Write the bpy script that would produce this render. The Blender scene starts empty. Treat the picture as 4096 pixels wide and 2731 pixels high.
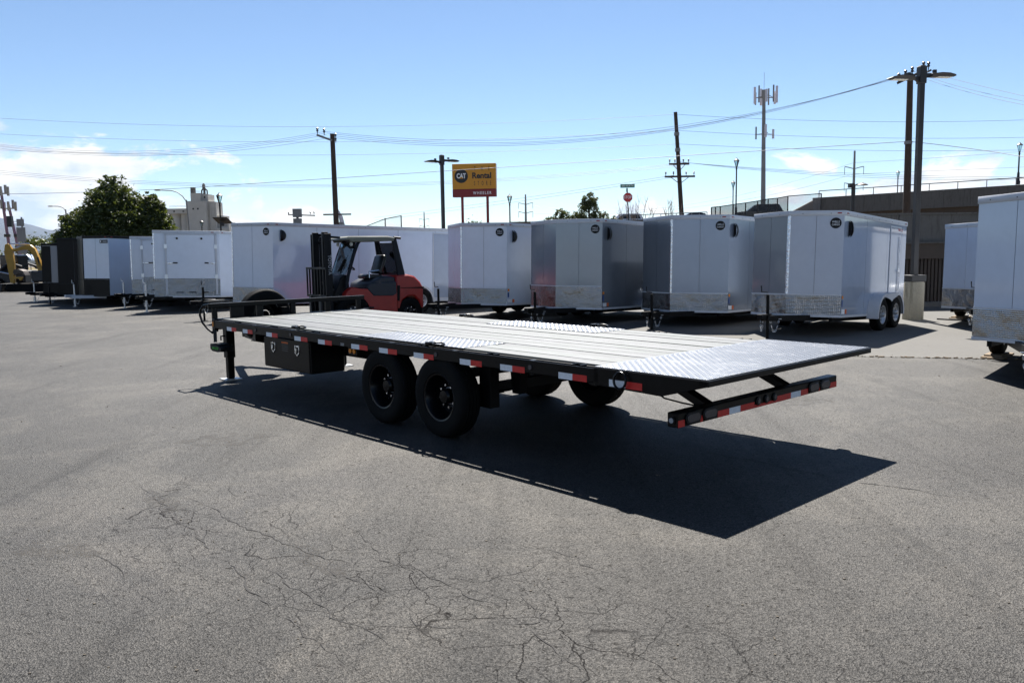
import bpy, bmesh, math, random
from mathutils import Vector, Matrix
R = math.radians
rnd = random.Random(7)

# ------------------------------------------------------------------ camera, sky, sun, exposure
scene = bpy.context.scene
COL = scene.collection
EYE = 1.795
cam_d = bpy.data.cameras.new('camera')
cam_d.sensor_width = 22.3
cam_d.lens = 825.0 / 1024.0 * 22.3
cam_d.clip_start = 0.05
cam_d.clip_end = 40000
cam = bpy.data.objects.new('camera', cam_d)
COL.objects.link(cam)
cam.matrix_world = (Matrix.Translation((0, 0, EYE)) @ Matrix.Rotation(R(90 - 6.19), 4, 'X') @ Matrix.Rotation(R(-0.86), 4, 'Z'))
scene.camera = cam

SUN = Vector((0.052, 0.772, 1.0)).normalized()      # towards the sun
SUN_EL = math.asin(SUN.z)
SUN_AZ = math.atan2(SUN.x, SUN.y)

world = bpy.data.worlds.new('World')
scene.world = world
world.use_nodes = True


def sky_nodes():
    nt = world.node_tree
    N = nt.nodes
    L = nt.links
    N.clear()
    out = N.new('ShaderNodeOutputWorld')
    bg = N.new('ShaderNodeBackground')
    bg.inputs['Strength'].default_value = 0.05
    L.new(bg.outputs[0], out.inputs[0])
    sky = N.new('ShaderNodeTexSky')
    sky.sky_type = 'NISHITA'
    sky.sun_disc = False
    sky.sun_elevation = SUN_EL
    sky.sun_rotation = SUN_AZ
    sky.altitude = 1300
    sky.air_density = 1.0
    sky.dust_density = 0.1
    sky.ozone_density = 3.1
    # cumulus clouds low in the sky, all the way round
    tc = N.new('ShaderNodeTexCoord')
    sep = N.new('ShaderNodeSeparateXYZ')
    L.new(tc.outputs['Generated'], sep.inputs[0])

    def math_(op, a, b=None, c=None, clamp=False):
        m = N.new('ShaderNodeMath')
        m.operation = op
        m.use_clamp = clamp
        for i, v in enumerate((a, b, c)):
            if v is None:
                continue
            if isinstance(v, (int, float)):
                m.inputs[i].default_value = v
            else:
                L.new(v, m.inputs[i])
        return m.outputs[0]
    z = sep.outputs['Z']
    az = math_('ARCTAN2', sep.outputs['X'], sep.outputs['Y'])
    # where the cloud banks stand: heavier in some directions
    comb = N.new('ShaderNodeCombineXYZ')
    L.new(az, comb.inputs[0])
    L.new(math_('MULTIPLY', z, 2.1), comb.inputs[1])
    n1 = N.new('ShaderNodeTexNoise')
    n1.inputs['Scale'].default_value = 7.0
    n1.inputs['Detail'].default_value = 12
    n1.inputs['Roughness'].default_value = 0.62
    n1.inputs['Distortion'].default_value = 0.25
    L.new(comb.outputs[0], n1.inputs['Vector'])
    # banks of cloud stand at intervals round the horizon
    wave = math_('MULTIPLY_ADD', math_('COSINE', math_('MULTIPLY', math_('ADD', az, 0.62), 5.6)), 0.5, 0.5)
    amp = math_('MULTIPLY_ADD', math_('SINE', az), -0.075, 0.112)
    top = math_('MULTIPLY_ADD', wave, amp, 0.012)           # cloud top as sine of elevation
    low = math_('SUBTRACT', top, z)
    dens = math_('ADD', math_('MULTIPLY', low, 9.0), math_('MULTIPLY', math_('SUBTRACT', n1.outputs['Fac'], 0.5), 3.1))
    mr = N.new('ShaderNodeMapRange')
    mr.interpolation_type = 'SMOOTHSTEP'
    L.new(dens, mr.inputs['Value'])
    mr.inputs['From Min'].default_value = 0.02
    mr.inputs['From Max'].default_value = 0.30
    # cloud shading: bluish under-sides
    n2 = N.new('ShaderNodeTexNoise')
    n2.inputs['Scale'].default_value = 16.0
    n2.inputs['Detail'].default_value = 8
    L.new(comb.outputs[0], n2.inputs['Vector'])
    sh = math_('ADD', math_('MULTIPLY', math_('SUBTRACT', n2.outputs['Fac'], 0.47), 4.0), math_('MULTIPLY', dens, 0.45), clamp=True)
    mc = N.new('ShaderNodeMix')
    mc.data_type = 'RGBA'
    L.new(sh, mc.inputs['Factor'])
    mc.inputs['A'].default_value = (8.6, 8.4, 8.2, 1)
    mc.inputs['B'].default_value = (4.9, 5.9, 7.7, 1)
    mx = N.new('ShaderNodeMix')
    mx.data_type = 'RGBA'
    L.new(math_('MULTIPLY', mr.outputs[0], 0.9), mx.inputs['Factor'])
    L.new(sky.outputs[0], mx.inputs['A'])
    L.new(mc.outputs['Result'], mx.inputs['B'])
    L.new(mx.outputs['Result'], bg.inputs['Color'])


sky_nodes()
sun_d = bpy.data.lights.new('sun', 'SUN')
sun_d.energy = 5.0
sun_d.angle = R(0.53)
sun_d.color = (1.0, 0.96, 0.90)
sun = bpy.data.objects.new('sun', sun_d)
COL.objects.link(sun)
sun.rotation_euler = SUN.to_track_quat('Z', 'Y').to_euler()
sun.location = (0, 20, 60)

vs = scene.view_settings
vs.view_transform = 'Standard'
vs.look = 'None'
vs.gamma = 1.0
vs.use_curve_mapping = False
vs.exposure = 1.4

# ------------------------------------------------------------------ materials
MATS = {}


class NT:
    def __init__(self, name):
        self.m = bpy.data.materials.new(name)
        self.m.use_nodes = True
        self.t = self.m.node_tree
        self.b = self.t.nodes['Principled BSDF']
        self.o = self.t.nodes['Material Output']

    def n(self, typ, **kw):
        x = self.t.nodes.new('ShaderNode' + typ)
        for k, v in kw.items():
            if k in x.inputs:
                x.inputs[k].default_value = v
            else:
                setattr(x, k, v)
        return x

    def l(self, a, b):
        self.t.links.new(a, b)

    def math(self, op, a, b=None, clamp=False):
        m = self.n('Math')
        m.operation = op
        m.use_clamp = clamp
        for i, v in enumerate((a, b)):
            if v is None:
                continue
            if isinstance(v, (int, float)):
                m.inputs[i].default_value = v
            else:
                self.l(v, m.inputs[i])
        return m.outputs[0]

    def noise(self, scale, detail=4, rough=0.55, vec=None, dist=0.0):
        x = self.n('TexNoise')
        x.inputs['Scale'].default_value = scale
        x.inputs['Detail'].default_value = detail
        x.inputs['Roughness'].default_value = rough
        x.inputs['Distortion'].default_value = dist
        if vec is not None:
            self.l(vec, x.inputs['Vector'])
        return x.outputs['Fac']

    def ramp(self, fac, stops):
        r = self.n('ValToRGB')
        e = r.color_ramp.elements
        while len(e) < len(stops):
            e.new(0.5)
        for i, (p, c) in enumerate(stops):
            e[i].position = p
            e[i].color = (*c, 1) if len(c) == 3 else c
        self.l(fac, r.inputs[0])
        return r.outputs[0]

    def mix(self, fac, a, b, mode='MIX'):
        m = self.n('Mix')
        m.data_type = 'RGBA'
        m.blend_type = mode
        for s, v in (('Factor', fac), ('A', a), ('B', b)):
            i = [q for q in m.inputs if q.name == s and (s == 'Factor' and q.type == 'VALUE' or q.type == 'RGBA')][0]
            if isinstance(v, (int, float)):
                i.default_value = v
            elif isinstance(v, tuple):
                i.default_value = (*v, 1) if len(v) == 3 else v
            else:
                self.l(v, i)
        return [q for q in m.outputs if q.type == 'RGBA'][0]

    def bump(self, h, strength=0.3, dist=0.01, normal=None):
        b = self.n('Bump')
        b.inputs['Strength'].default_value = strength
        b.inputs['Distance'].default_value = dist
        self.l(h, b.inputs['Height'])
        if normal is not None:
            self.l(normal, b.inputs['Normal'])
        self.l(b.outputs[0], self.b.inputs['Normal'])
        return b.outputs[0]

    def obj(self):
        return self.n('TexCoord').outputs['Object']

    def pos(self):
        return self.n('NewGeometry').outputs['Position']


def plain(name, col, rough=0.5, metal=0.0, var=0.12, scale=3.0, bump=0.0, bscale=60.0, spec=None, coat=0.0):
    t = NT(name)
    v = t.pos()
    f = t.noise(scale, 5, 0.6, v)
    lo = tuple(c * (1 - var) for c in col)
    hi = tuple(min(1, c * (1 + var)) for c in col)
    t.l(t.ramp(f, [(0.3, lo), (0.7, hi)]), t.b.inputs['Base Color'])
    rr = t.math('ADD', t.math('MULTIPLY', t.math('SUBTRACT', f, 0.5), 0.25 * rough), rough)
    t.l(rr, t.b.inputs['Roughness'])
    t.b.inputs['Metallic'].default_value = metal
    if spec is not None:
        t.b.inputs['Specular IOR Level'].default_value = spec
    if coat:
        t.b.inputs['Coat Weight'].default_value = coat
        t.b.inputs['Coat Roughness'].default_value = 0.08
    if bump:
        t.bump(t.noise(bscale, 4, 0.6, v), bump, 0.01)
    MATS[name] = t.m
    return t.m


def mat_asphalt():
    t = NT('asphalt')
    p = t.pos()
    big = t.noise(0.22, 5, 0.62, p)
    mid = t.noise(1.7, 6, 0.65, p)
    fine = t.noise(55, 4, 0.75, p)
    st = t.n('TexVoronoi', Scale=130.0)
    t.l(p, st.inputs['Vector'])
    grain = t.ramp(st.outputs['Color'], [(0.0, (0.25, 0.25, 0.25)), (0.5, (0.9, 0.9, 0.9)), (1.0, (2.6, 2.45, 2.25))])
    base = t.ramp(big, [(0.28, (0.016, 0.0155, 0.0145)), (0.52, (0.024, 0.0225, 0.0205)), (0.75, (0.034, 0.031, 0.0265))])
    base = t.mix(0.45, base, t.ramp(mid, [(0.25, (0.012, 0.0118, 0.0115)), (0.7, (0.036, 0.033, 0.0285))]))
    patch = t.noise(0.55, 5, 0.7, p, 0.6)
    base = t.mix(t.ramp(patch, [(0.50, (0, 0, 0)), (0.60, (0.8, 0.8, 0.8))]), base, (0.045, 0.041, 0.035))
    tm = t.n('Mapping')
    tm.inputs['Rotation'].default_value = (0, 0, R(38))
    tm.inputs['Scale'].default_value = (3.2, 0.22, 1)
    t.l(p, tm.inputs[0])
    tr_ = t.ramp(t.noise(1.0, 5, 0.65, tm.outputs[0]), [(0.52, (0, 0, 0)), (0.72, (0.55, 0.55, 0.55))])
    base = t.mix(tr_, base, (0.012, 0.0115, 0.011))
    base = t.mix(0.7, base, grain, 'MULTIPLY')
    base = t.mix(t.ramp(fine, [(0.52, (0, 0, 0)), (0.62, (0.6, 0.6, 0.6))]), base, (0.060, 0.056, 0.050))
    pits = t.ramp(t.noise(19, 5, 0.8, p), [(0.36, (1, 1, 1)), (0.43, (0, 0, 0))])
    base = t.mix(t.math('MULTIPLY', pits, 0.7), base, (0.012, 0.011, 0.010))
    # net of fatigue cracks in one worn belt of the lot
    warp = t.n('TexNoise', Scale=3.2, Detail=5.0)
    t.l(p, warp.inputs['Vector'])
    va = t.n('VectorMath', operation='MULTIPLY_ADD')
    t.l(warp.outputs['Color'], va.inputs[0])
    va.inputs[1].default_value = (0.33, 0.33, 0.0)
    t.l(p, va.inputs[2])
    vz = t.n('VectorMath', operation='MULTIPLY')
    t.l(va.outputs[0], vz.inputs[0])
    vz.inputs[1].default_value = (1, 1, 0)
    cr = t.n('TexVoronoi', feature='DISTANCE_TO_EDGE', Scale=2.1)
    t.l(vz.outputs[0], cr.inputs['Vector'])
    cr2 = t.n('TexVoronoi', feature='DISTANCE_TO_EDGE', Scale=5.6)
    t.l(vz.outputs[0], cr2.inputs['Vector'])
    sp = t.n('SeparateXYZ')
    t.l(p, sp.inputs[0])
    # worn belt: a band running from lower right to upper left
    belt = t.math('ADD', t.math('MULTIPLY', sp.outputs['X'], 0.62), t.math('MULTIPLY', sp.outputs['Y'], 0.78))
    bd = t.math('ABSOLUTE', t.math('SUBTRACT', belt, 2.95))
    bm = t.math('SUBTRACT', 1.15, t.math('MULTIPLY', bd, 0.95), clamp=True)
    far = t.math('LESS_THAN', t.math('ABSOLUTE', t.math('ADD', sp.outputs['X'], 0.3)), 2.4)
    gate = t.math('MULTIPLY', t.math('MULTIPLY', bm, far), t.ramp(t.noise(0.9, 3, 0.5, p), [(0.30, (0, 0, 0)), (0.46, (1, 1, 1))]))
    c1 = t.math('MULTIPLY', t.ramp(cr.outputs['Distance'], [(0.0, (1, 1, 1)), (0.0095, (0, 0, 0))]), gate)
    c2 = t.math('MULTIPLY', t.ramp(cr2.outputs['Distance'], [(0.0, (0.8, 0.8, 0.8)), (0.014, (0, 0, 0))]), t.math('MULTIPLY', gate, t.ramp(t.noise(2.3, 3, 0.5, p), [(0.36, (0, 0, 0)), (0.48, (1, 1, 1))])))
    crack = t.math('MAXIMUM', c1, c2)
    base = t.mix(t.math('MULTIPLY', crack, 0.9), base, (0.008, 0.007, 0.007))
    t.l(base, t.b.inputs['Base Color'])
    t.b.inputs['Roughness'].default_value = 0.62
    sm = t.math('MAXIMUM', crack, t.math('MULTIPLY', pits, 0.8))
    gl_ = t.ramp(st.outputs['Color'], [(0.0, (0.10, 0.10, 0.10)), (1.0, (0.48, 0.47, 0.45))])
    tone = t.math('ADD', 0.42, t.math('MULTIPLY', t.math('ADD', big, t.math('MULTIPLY', patch, 0.6)), 0.62))
    tone = t.math('MULTIPLY', tone, t.math('SUBTRACT', 1.0, t.math('MULTIPLY', tr_, 0.55)))
    t.l(t.math('MULTIPLY', t.math('MULTIPLY', t.math('SUBTRACT', 1.0, sm), gl_), tone), t.b.inputs['Specular IOR Level'])
    t.b.inputs['Specular Tint'].default_value = (1.0, 0.98, 0.955, 1)
    h = t.math('SUBTRACT', t.math('ADD', t.math('MULTIPLY', fine, 0.6), t.math('MULTIPLY', st.outputs['Distance'], 1.6)), t.math('MULTIPLY', crack, 1.5))
    t.bump(h, 0.55, 0.006)
    MATS['asphalt'] = t.m


def mat_concrete(name, c, scale=1.0, stain=0.3, dark=None):
    t = NT(name)
    p = t.pos()
    a = t.noise(0.5 * scale, 6, 0.65, p)
    b = t.noise(9 * scale, 5, 0.7, p)
    g = t.noise(120, 2, 0.5, p)
    base = t.ramp(a, [(0.28, tuple(x * (1 - stain) for x in c)), (0.6, c), (0.8, tuple(min(1, x * (1 + stain * 0.45)) for x in c))])
    base = t.mix(0.4, base, t.ramp(b, [(0.3, tuple(x * 0.72 for x in c)), (0.7, tuple(min(1, x * 1.18) for x in c))]))
    base = t.mix(0.35, base, t.ramp(g, [(0.3, (0.6, 0.6, 0.6)), (0.7, (1.3, 1.3, 1.3))]), 'MULTIPLY')
    if dark is not None:
        sp = t.n('Mapping')
        sp.inputs['Scale'].default_value = (6, 6, 0.6)
        t.l(p, sp.inputs[0])
        d = t.ramp(t.noise(1.6, 6, 0.75, sp.outputs[0]), [(0.52, (0, 0, 0)), (0.66, (0.8, 0.8, 0.8))])
        base = t.mix(d, base, dark)
    t.l(base, t.b.inputs['Base Color'])
    t.b.inputs['Roughness'].default_value = 0.85
    t.bump(t.math('ADD', b, t.math('MULTIPLY', g, 0.5)), 0.25, 0.006)
    MATS[name] = t.m


def mat_wood_deck():
    t = NT('weathered_deck_board')
    oi = t.n('ObjectInfo')
    p = t.obj()
    mp = t.n('Mapping')
    mp.inputs['Scale'].default_value = (1.3, 22, 22)
    t.l(p, mp.inputs[0])
    off = t.n('CombineXYZ')
    t.l(t.math('MULTIPLY', oi.outputs['Random'], 37.0), off.inputs[0])
    t.l(off.outputs[0], mp.inputs['Location'])
    g = t.noise(3.0, 8, 0.7, mp.outputs[0], 0.5)
    blotch = t.noise(2.4, 5, 0.65, mp.outputs[0])
    mp2 = t.n('Mapping')
    mp2.inputs['Scale'].default_value = (1.1, 7.0, 7.0)
    t.l(p, mp2.inputs[0])
    t.l(off.outputs[0], mp2.inputs['Location'])
    stain = t.noise(1.5, 6, 0.7, mp2.outputs[0])
    base = t.ramp(g, [(0.32, (0.012, 0.012, 0.012)), (0.44, (0.046, 0.048, 0.051)), (0.55, (0.090, 0.092, 0.097)), (0.72, (0.131, 0.134, 0.142))])
    base = t.mix(t.ramp(stain, [(0.44, (0, 0, 0)), (0.62, (0.9, 0.9, 0.9))]), base, (0.040, 0.053, 0.042))
    tone = t.ramp(oi.outputs['Random'], [(0.0, (0.60, 0.60, 0.60)), (0.5, (0.92, 0.92, 0.92)), (1.0, (1.2, 1.2, 1.2))])
    kn = t.n('TexVoronoi', Scale=1.0)
    km = t.n('Mapping')
    km.inputs['Scale'].default_value = (2.0, 9.0, 0.0)
    t.l(p, km.inputs[0])
    t.l(km.outputs[0], kn.inputs['Vector'])
    base = t.mix(t.ramp(kn.outputs['Distance'], [(0.05, (0.8, 0.8, 0.8)), (0.13, (0, 0, 0))]), base, (0.03, 0.024, 0.018))
    base = t.mix(1.0, base, tone, 'MULTIPLY')
    t.l(base, t.b.inputs['Base Color'])
    t.b.inputs['Roughness'].default_value = 0.52
    t.b.inputs['Specular IOR Level'].default_value = 0.42
    t.bump(t.math('ADD', g, t.math('MULTIPLY', blotch, 0.5)), 0.35, 0.004)
    MATS['weathered_deck_board'] = t.m


def mat_panel(name, col, rough, metal=0.0, wave=0.10, coat=0.3):
    """painted sheet metal: faint oil-canning and grime"""
    t = NT(name)
    p = t.obj()
    a = t.noise(0.9, 2, 0.4, p)
    d = t.noise(4.0, 6, 0.65, p)
    t.l(t.ramp(d, [(0.3, tuple(c * 0.93 for c in col)), (0.7, col)]), t.b.inputs['Base Color'])
    t.b.inputs['Roughness'].default_value = rough
    t.b.inputs['Metallic'].default_value = metal
    t.b.inputs['Coat Weight'].default_value = coat
    t.b.inputs['Coat Roughness'].default_value = 0.06
    t.bump(a, wave, 0.06)
    MATS[name] = t.m


def mat_tread_sheet(name, col, rough):
    """polished aluminium tread plate, seen too small for single bars"""
    t = NT(name)
    p = t.obj()
    wav = t.noise(2.2, 3, 0.5, p)
    sp = t.n('SeparateXYZ')
    t.l(p, sp.inputs[0])
    k = 2 * math.pi / 0.055
    u = t.math('MULTIPLY', t.math('ADD', sp.outputs['Y'], t.math('MULTIPLY', sp.outputs['X'], 0.35)), k)
    v = t.math('MULTIPLY', sp.outputs['Z'], k)
    bars = t.math('MULTIPLY', t.math('SINE', t.math('ADD', u, v)), t.math('SINE', t.math('SUBTRACT', u, v)))
    t.b.inputs['Base Color'].default_value = (*col, 1)
    t.b.inputs['Metallic'].default_value = 1.0
    t.l(t.math('ADD', t.math('MULTIPLY', wav, 0.25), rough), t.b.inputs['Roughness'])
    b1 = t.bump(wav, 0.6, 0.14)
    t.bump(bars, 0.5, 0.004, b1)
    MATS[name] = t.m


def mat_glass(name, col=(0.75, 0.85, 0.85), alpha=0.35):
    t = NT(name)
    tr = t.n('BsdfTransparent')
    tr.inputs[0].default_value = (*col, 1)
    gl = t.n('BsdfGlossy')
    gl.inputs['Roughness'].default_value = 0.03
    fr = t.n('Fresnel')
    fr.inputs[0].default_value = 1.5
    ms = t.n('MixShader')
    t.l(fr.outputs[0], ms.inputs[0])
    t.l(tr.outputs[0], ms.inputs[1])
    t.l(gl.outputs[0], ms.inputs[2])
    t.l(ms.outputs[0], t.o.inputs[0])
    MATS[name] = t.m


def mat_leaf(name, c1, c2, c3):
    t = NT(name)
    p = t.pos()
    f = t.noise(1.4, 4, 0.6, p)
    f2 = t.noise(9.0, 2, 0.5, p)
    base = t.ramp(f, [(0.3, c1), (0.55, c2), (0.8, c3)])
    base = t.mix(0.35, base, t.ramp(f2, [(0.3, c1), (0.7, c3)]))
    t.l(base, t.b.inputs['Base Color'])
    t.b.inputs['Roughness'].default_value = 0.55
    tl = t.n('BsdfTranslucent')
    t.l(t.mix(0.5, base, (0.13, 0.15, 0.015)), tl.inputs[0])
    ms = t.n('MixShader')
    ms.inputs[0].default_value = 0.32
    t.l(t.b.outputs[0], ms.inputs[1])
    t.l(tl.outputs[0], ms.inputs[2])
    t.l(ms.outputs[0], t.o.inputs[0])
    MATS[name] = t.m


def mat_mesh(name, col, cover):
    """chain-link too fine to see wire by wire"""
    t = NT(name)
    p = t.pos()
    t.b.inputs['Base Color'].default_value = (*col, 1)
    t.b.inputs['Roughness'].default_value = 0.6
    tr = t.n('BsdfTransparent')
    ms = t.n('MixShader')
    ms.inputs[0].default_value = cover
    t.l(tr.outputs[0], ms.inputs[1])
    t.l(t.b.outputs[0], ms.inputs[2])
    t.l(ms.outputs[0], t.o.inputs[0])
    MATS[name] = t.m


def mat_tread_steel():
    t = NT('deck_tread_steel')
    p = t.pos()
    w = t.noise(1.6, 3, 0.5, p, 2.2)
    marks = t.ramp(t.math('FRACT', t.math('MULTIPLY', w, 7.0)), [(0.0, (1, 1, 1)), (0.16, (0.1, 0.1, 0.1)), (0.75, (0, 0, 0)), (1.0, (1, 1, 1))])
    mk = t.math('MULTIPLY', marks, t.ramp(t.noise(2.4, 4, 0.6, p), [(0.42, (0, 0, 0)), (0.6, (1, 1, 1))]))
    t.l(t.mix(t.math('MULTIPLY', mk, 0.22), (0.165, 0.175, 0.195), (0.25, 0.25, 0.25)), t.b.inputs['Base Color'])
    t.l(t.math('SUBTRACT', 0.85, t.math('MULTIPLY', mk, 0.3)), t.b.inputs['Metallic'])
    t.l(t.math('ADD', 0.36, t.math('MULTIPLY', mk, 0.1)), t.b.inputs['Roughness'])
    t.bump(t.noise(3, 2, 0.5, p), 0.05, 0.01)
    MATS['deck_tread_steel'] = t.m


mat_asphalt()
mat_concrete('apron_concrete', (0.084, 0.079, 0.070), 0.8, 0.22)
mat_concrete('wall_concrete', (0.115, 0.105, 0.094), 0.6, 0.25, (0.06, 0.05, 0.042))
mat_concrete('brown_concrete', (0.080, 0.058, 0.043), 0.6, 0.25)
mat_concrete('pier_concrete', (0.25, 0.225, 0.17), 2.0, 0.25, (0.10, 0.09, 0.06))
mat_concrete('silo_concrete', (0.48, 0.46, 0.42), 0.05, 0.10)
mat_concrete('dry_earth', (0.11, 0.09, 0.065), 0.05, 0.25)
mat_wood_deck()
mat_panel('white_panel', (0.60, 0.66, 0.76), 0.18, 0.0, 0.2, 0.8)  # white paint, with the blue of reflected sky put into its base colour
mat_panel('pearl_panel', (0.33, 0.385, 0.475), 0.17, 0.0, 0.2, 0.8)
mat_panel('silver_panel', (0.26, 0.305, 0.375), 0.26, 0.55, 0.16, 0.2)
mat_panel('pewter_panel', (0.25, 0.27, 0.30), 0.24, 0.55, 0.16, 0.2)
mat_panel('black_panel', (0.004, 0.004, 0.0045), 0.3, 0.0, 0.12, 0.0)
MATS['black_panel'].node_tree.nodes['Principled BSDF'].inputs['Specular IOR Level'].default_value = 0.15
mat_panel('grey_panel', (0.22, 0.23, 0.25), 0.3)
mat_tread_sheet('tread_sheet', (0.37, 0.355, 0.34), 0.10)
plain('trim_white', (0.55, 0.56, 0.58), 0.35, 0.0, 0.05)
plain('trim_aluminium', (0.72, 0.73, 0.75), 0.32, 0.8, 0.06)
plain('chrome', (0.75, 0.75, 0.76), 0.14, 1.0, 0.3, 30, 0.9, 26)
plain('galvanised', (0.55, 0.56, 0.57), 0.38, 0.9, 0.12, 20)
plain('black_steel', (0.0035, 0.0035, 0.0038), 0.30, 0.0, 0.25, 6, 0.06, 90, 0.22)
plain('frame_black', (0.003, 0.003, 0.0033), 0.5, 0.0, 0.3, 6, 0, 1, 0.15)
plain('rubber', (0.0038, 0.0037, 0.0035), 0.75, 0.0, 0.3, 14, 0.2, 70, 0.15)
plain('rim_black', (0.003, 0.0032, 0.004), 0.25, 0.0, 0.2, 9, 0, 1, 0.25)
plain('rim_silver', (0.50, 0.51, 0.52), 0.35, 0.7, 0.1, 9)
plain('plastic_black', (0.005, 0.005, 0.0055), 0.5, 0.0, 0.2, 9, 0, 1, 0.25)
mat_tread_steel()
plain('tape_white', (0.78, 0.79, 0.80), 0.45, 0.0, 0.08, 50)
plain('tape_red', (0.62, 0.020, 0.014), 0.42, 0.0, 0.12, 30)
plain('lens_amber', (0.75, 0.24, 0.02), 0.25, 0.0, 0.1, 30)
plain('lens_red', (0.30, 0.008, 0.008), 0.22, 0.0, 0.15, 30)
plain('lens_smoked', (0.10, 0.09, 0.09), 0.2, 0.3, 0.3, 160)
plain('decal_orange', (0.65, 0.13, 0.02), 0.5, 0.0, 0.1, 30)
plain('decal_green', (0.04, 0.35, 0.03), 0.5, 0.0, 0.1, 30)
plain('decal_grey', (0.35, 0.35, 0.35), 0.5, 0.0, 0.1, 30)
plain('decal_dim', (0.06, 0.06, 0.06), 0.5, 0.0, 0.1, 30)
plain('rib_brown', (0.055, 0.040, 0.030), 0.8, 0.0, 0.2, 1)
plain('decal_blue', (0.03, 0.08, 0.25), 0.4, 0.0, 0.1, 30)
plain('letter_white', (0.80, 0.80, 0.80), 0.5, 0.0, 0.04, 30)
plain('letter_black', (0.012, 0.012, 0.013), 0.5, 0.0, 0.1, 30)
plain('letter_red', (0.45, 0.02, 0.02), 0.5, 0.0, 0.1, 30)
plain('forklift_red', (0.34, 0.014, 0.008), 0.42, 0.0, 0.16, 5, 0.03, 60, None, 0.1)
plain('forklift_cowl', (0.016, 0.020, 0.028), 0.5, 0.0, 0.15, 7)
plain('mast_black', (0.004, 0.0045, 0.006), 0.45, 0.0, 0.25, 8, 0, 1, 0.2)
plain('guard_beige', (0.22,0.215,0.165), 0.4, 0.0, 0.12, 6)
plain('guard_dark', (0.007,0.008,0.012), 0.4, 0.0, 0.12, 6, 0, 1, 0.2)
plain('vinyl_black', (0.007,0.007,0.0075), 0.42, 0.0, 0.1, 20)
plain('sign_yellow', (0.60, 0.26, 0.008), 0.45, 0.0, 0.05, 1)
plain('sign_red', (0.20, 0.007, 0.009), 0.45, 0.0, 0.05, 1)
plain('stop_red', (0.52, 0.028, 0.03), 0.4, 0.0, 0.05, 3)
plain('street_sign_green', (0.01, 0.20, 0.12), 0.4, 0.0, 0.05, 3)
plain('pole_wood', (0.055,0.036,0.025), 0.85, 0.0, 0.3, 2, 0.3, 20)
plain('pole_bronze', (0.018,0.016,0.015), 0.5, 0.0, 0.2, 3)
plain('pole_grey', (0.22, 0.215, 0.21), 0.6, 0.2, 0.12, 1)
plain('pole_purple', (0.16, 0.09, 0.15), 0.6, 0.0, 0.1, 1)
plain('lamp_lens', (0.78, 0.76, 0.66), 0.3, 0.0, 0.05, 30)
plain('insulator', (0.05, 0.045, 0.045), 0.3, 0.0, 0.1, 30)
plain('wire_aluminium', (0.20,0.20,0.22), 0.5, 0.4, 0.05, 1)
plain('bark', (0.10, 0.075, 0.055), 0.9, 0.0, 0.3, 8, 0.4, 30)
plain('twig', (0.26, 0.19, 0.14), 0.85, 0.0, 0.2, 8)
plain('excavator_yellow', (0.36,0.19,0.010), 0.42, 0.0, 0.15, 4)
plain('machine_dark', (0.008,0.009,0.011), 0.45, 0.0, 0.3, 4)
plain('steel_worn', (0.07, 0.058, 0.05), 0.45, 0.7, 0.35, 7)
plain('car_silver', (0.34, 0.38, 0.42), 0.3, 0.35, 0.05, 3, 0, 1, None, 0.6)
plain('car_white', (0.72, 0.73, 0.74), 0.3, 0.0, 0.05, 3, 0, 1, None, 0.6)
plain('car_black', (0.014, 0.016, 0.020), 0.25, 0.0, 0.1, 3, 0, 1, None, 0.6)
plain('car_glass', (0.015, 0.018, 0.020), 0.08, 0.0, 0.05, 3)
plain('timber_block', (0.17, 0.12, 0.07), 0.8, 0.0, 0.3, 12, 0.3, 60)
plain('hill_haze_blue', (0.030,0.047,0.075), 0.95, 0.0, 0.35, 0.002)  # distance haze put into the hills' base colour as blue
plain('dry_grass', (0.20,0.155,0.06), 0.9, 0.0, 0.3, 2)
plain('banner_white', (0.65, 0.62, 0.66), 0.6, 0.0, 0.15, 4)
plain('crack_tar', (0.020, 0.018, 0.017), 0.9, 0.0, 0.3, 6)
plain('oil_stain', (0.060, 0.053, 0.044), 0.75, 0.0, 0.4, 9)
mat_glass('clear_glass')
mat_leaf('leaf_green', (0.018, 0.032, 0.008), (0.048, 0.072, 0.016), (0.095, 0.118, 0.030))
mat_leaf('leaf_olive', (0.03, 0.042, 0.013), (0.06, 0.078, 0.022), (0.10, 0.115, 0.04))
mat_mesh('chain_link', (0.03, 0.03, 0.032), 0.42)
mat_mesh('chain_link_thin', (0.25, 0.25, 0.26), 0.18)


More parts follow.
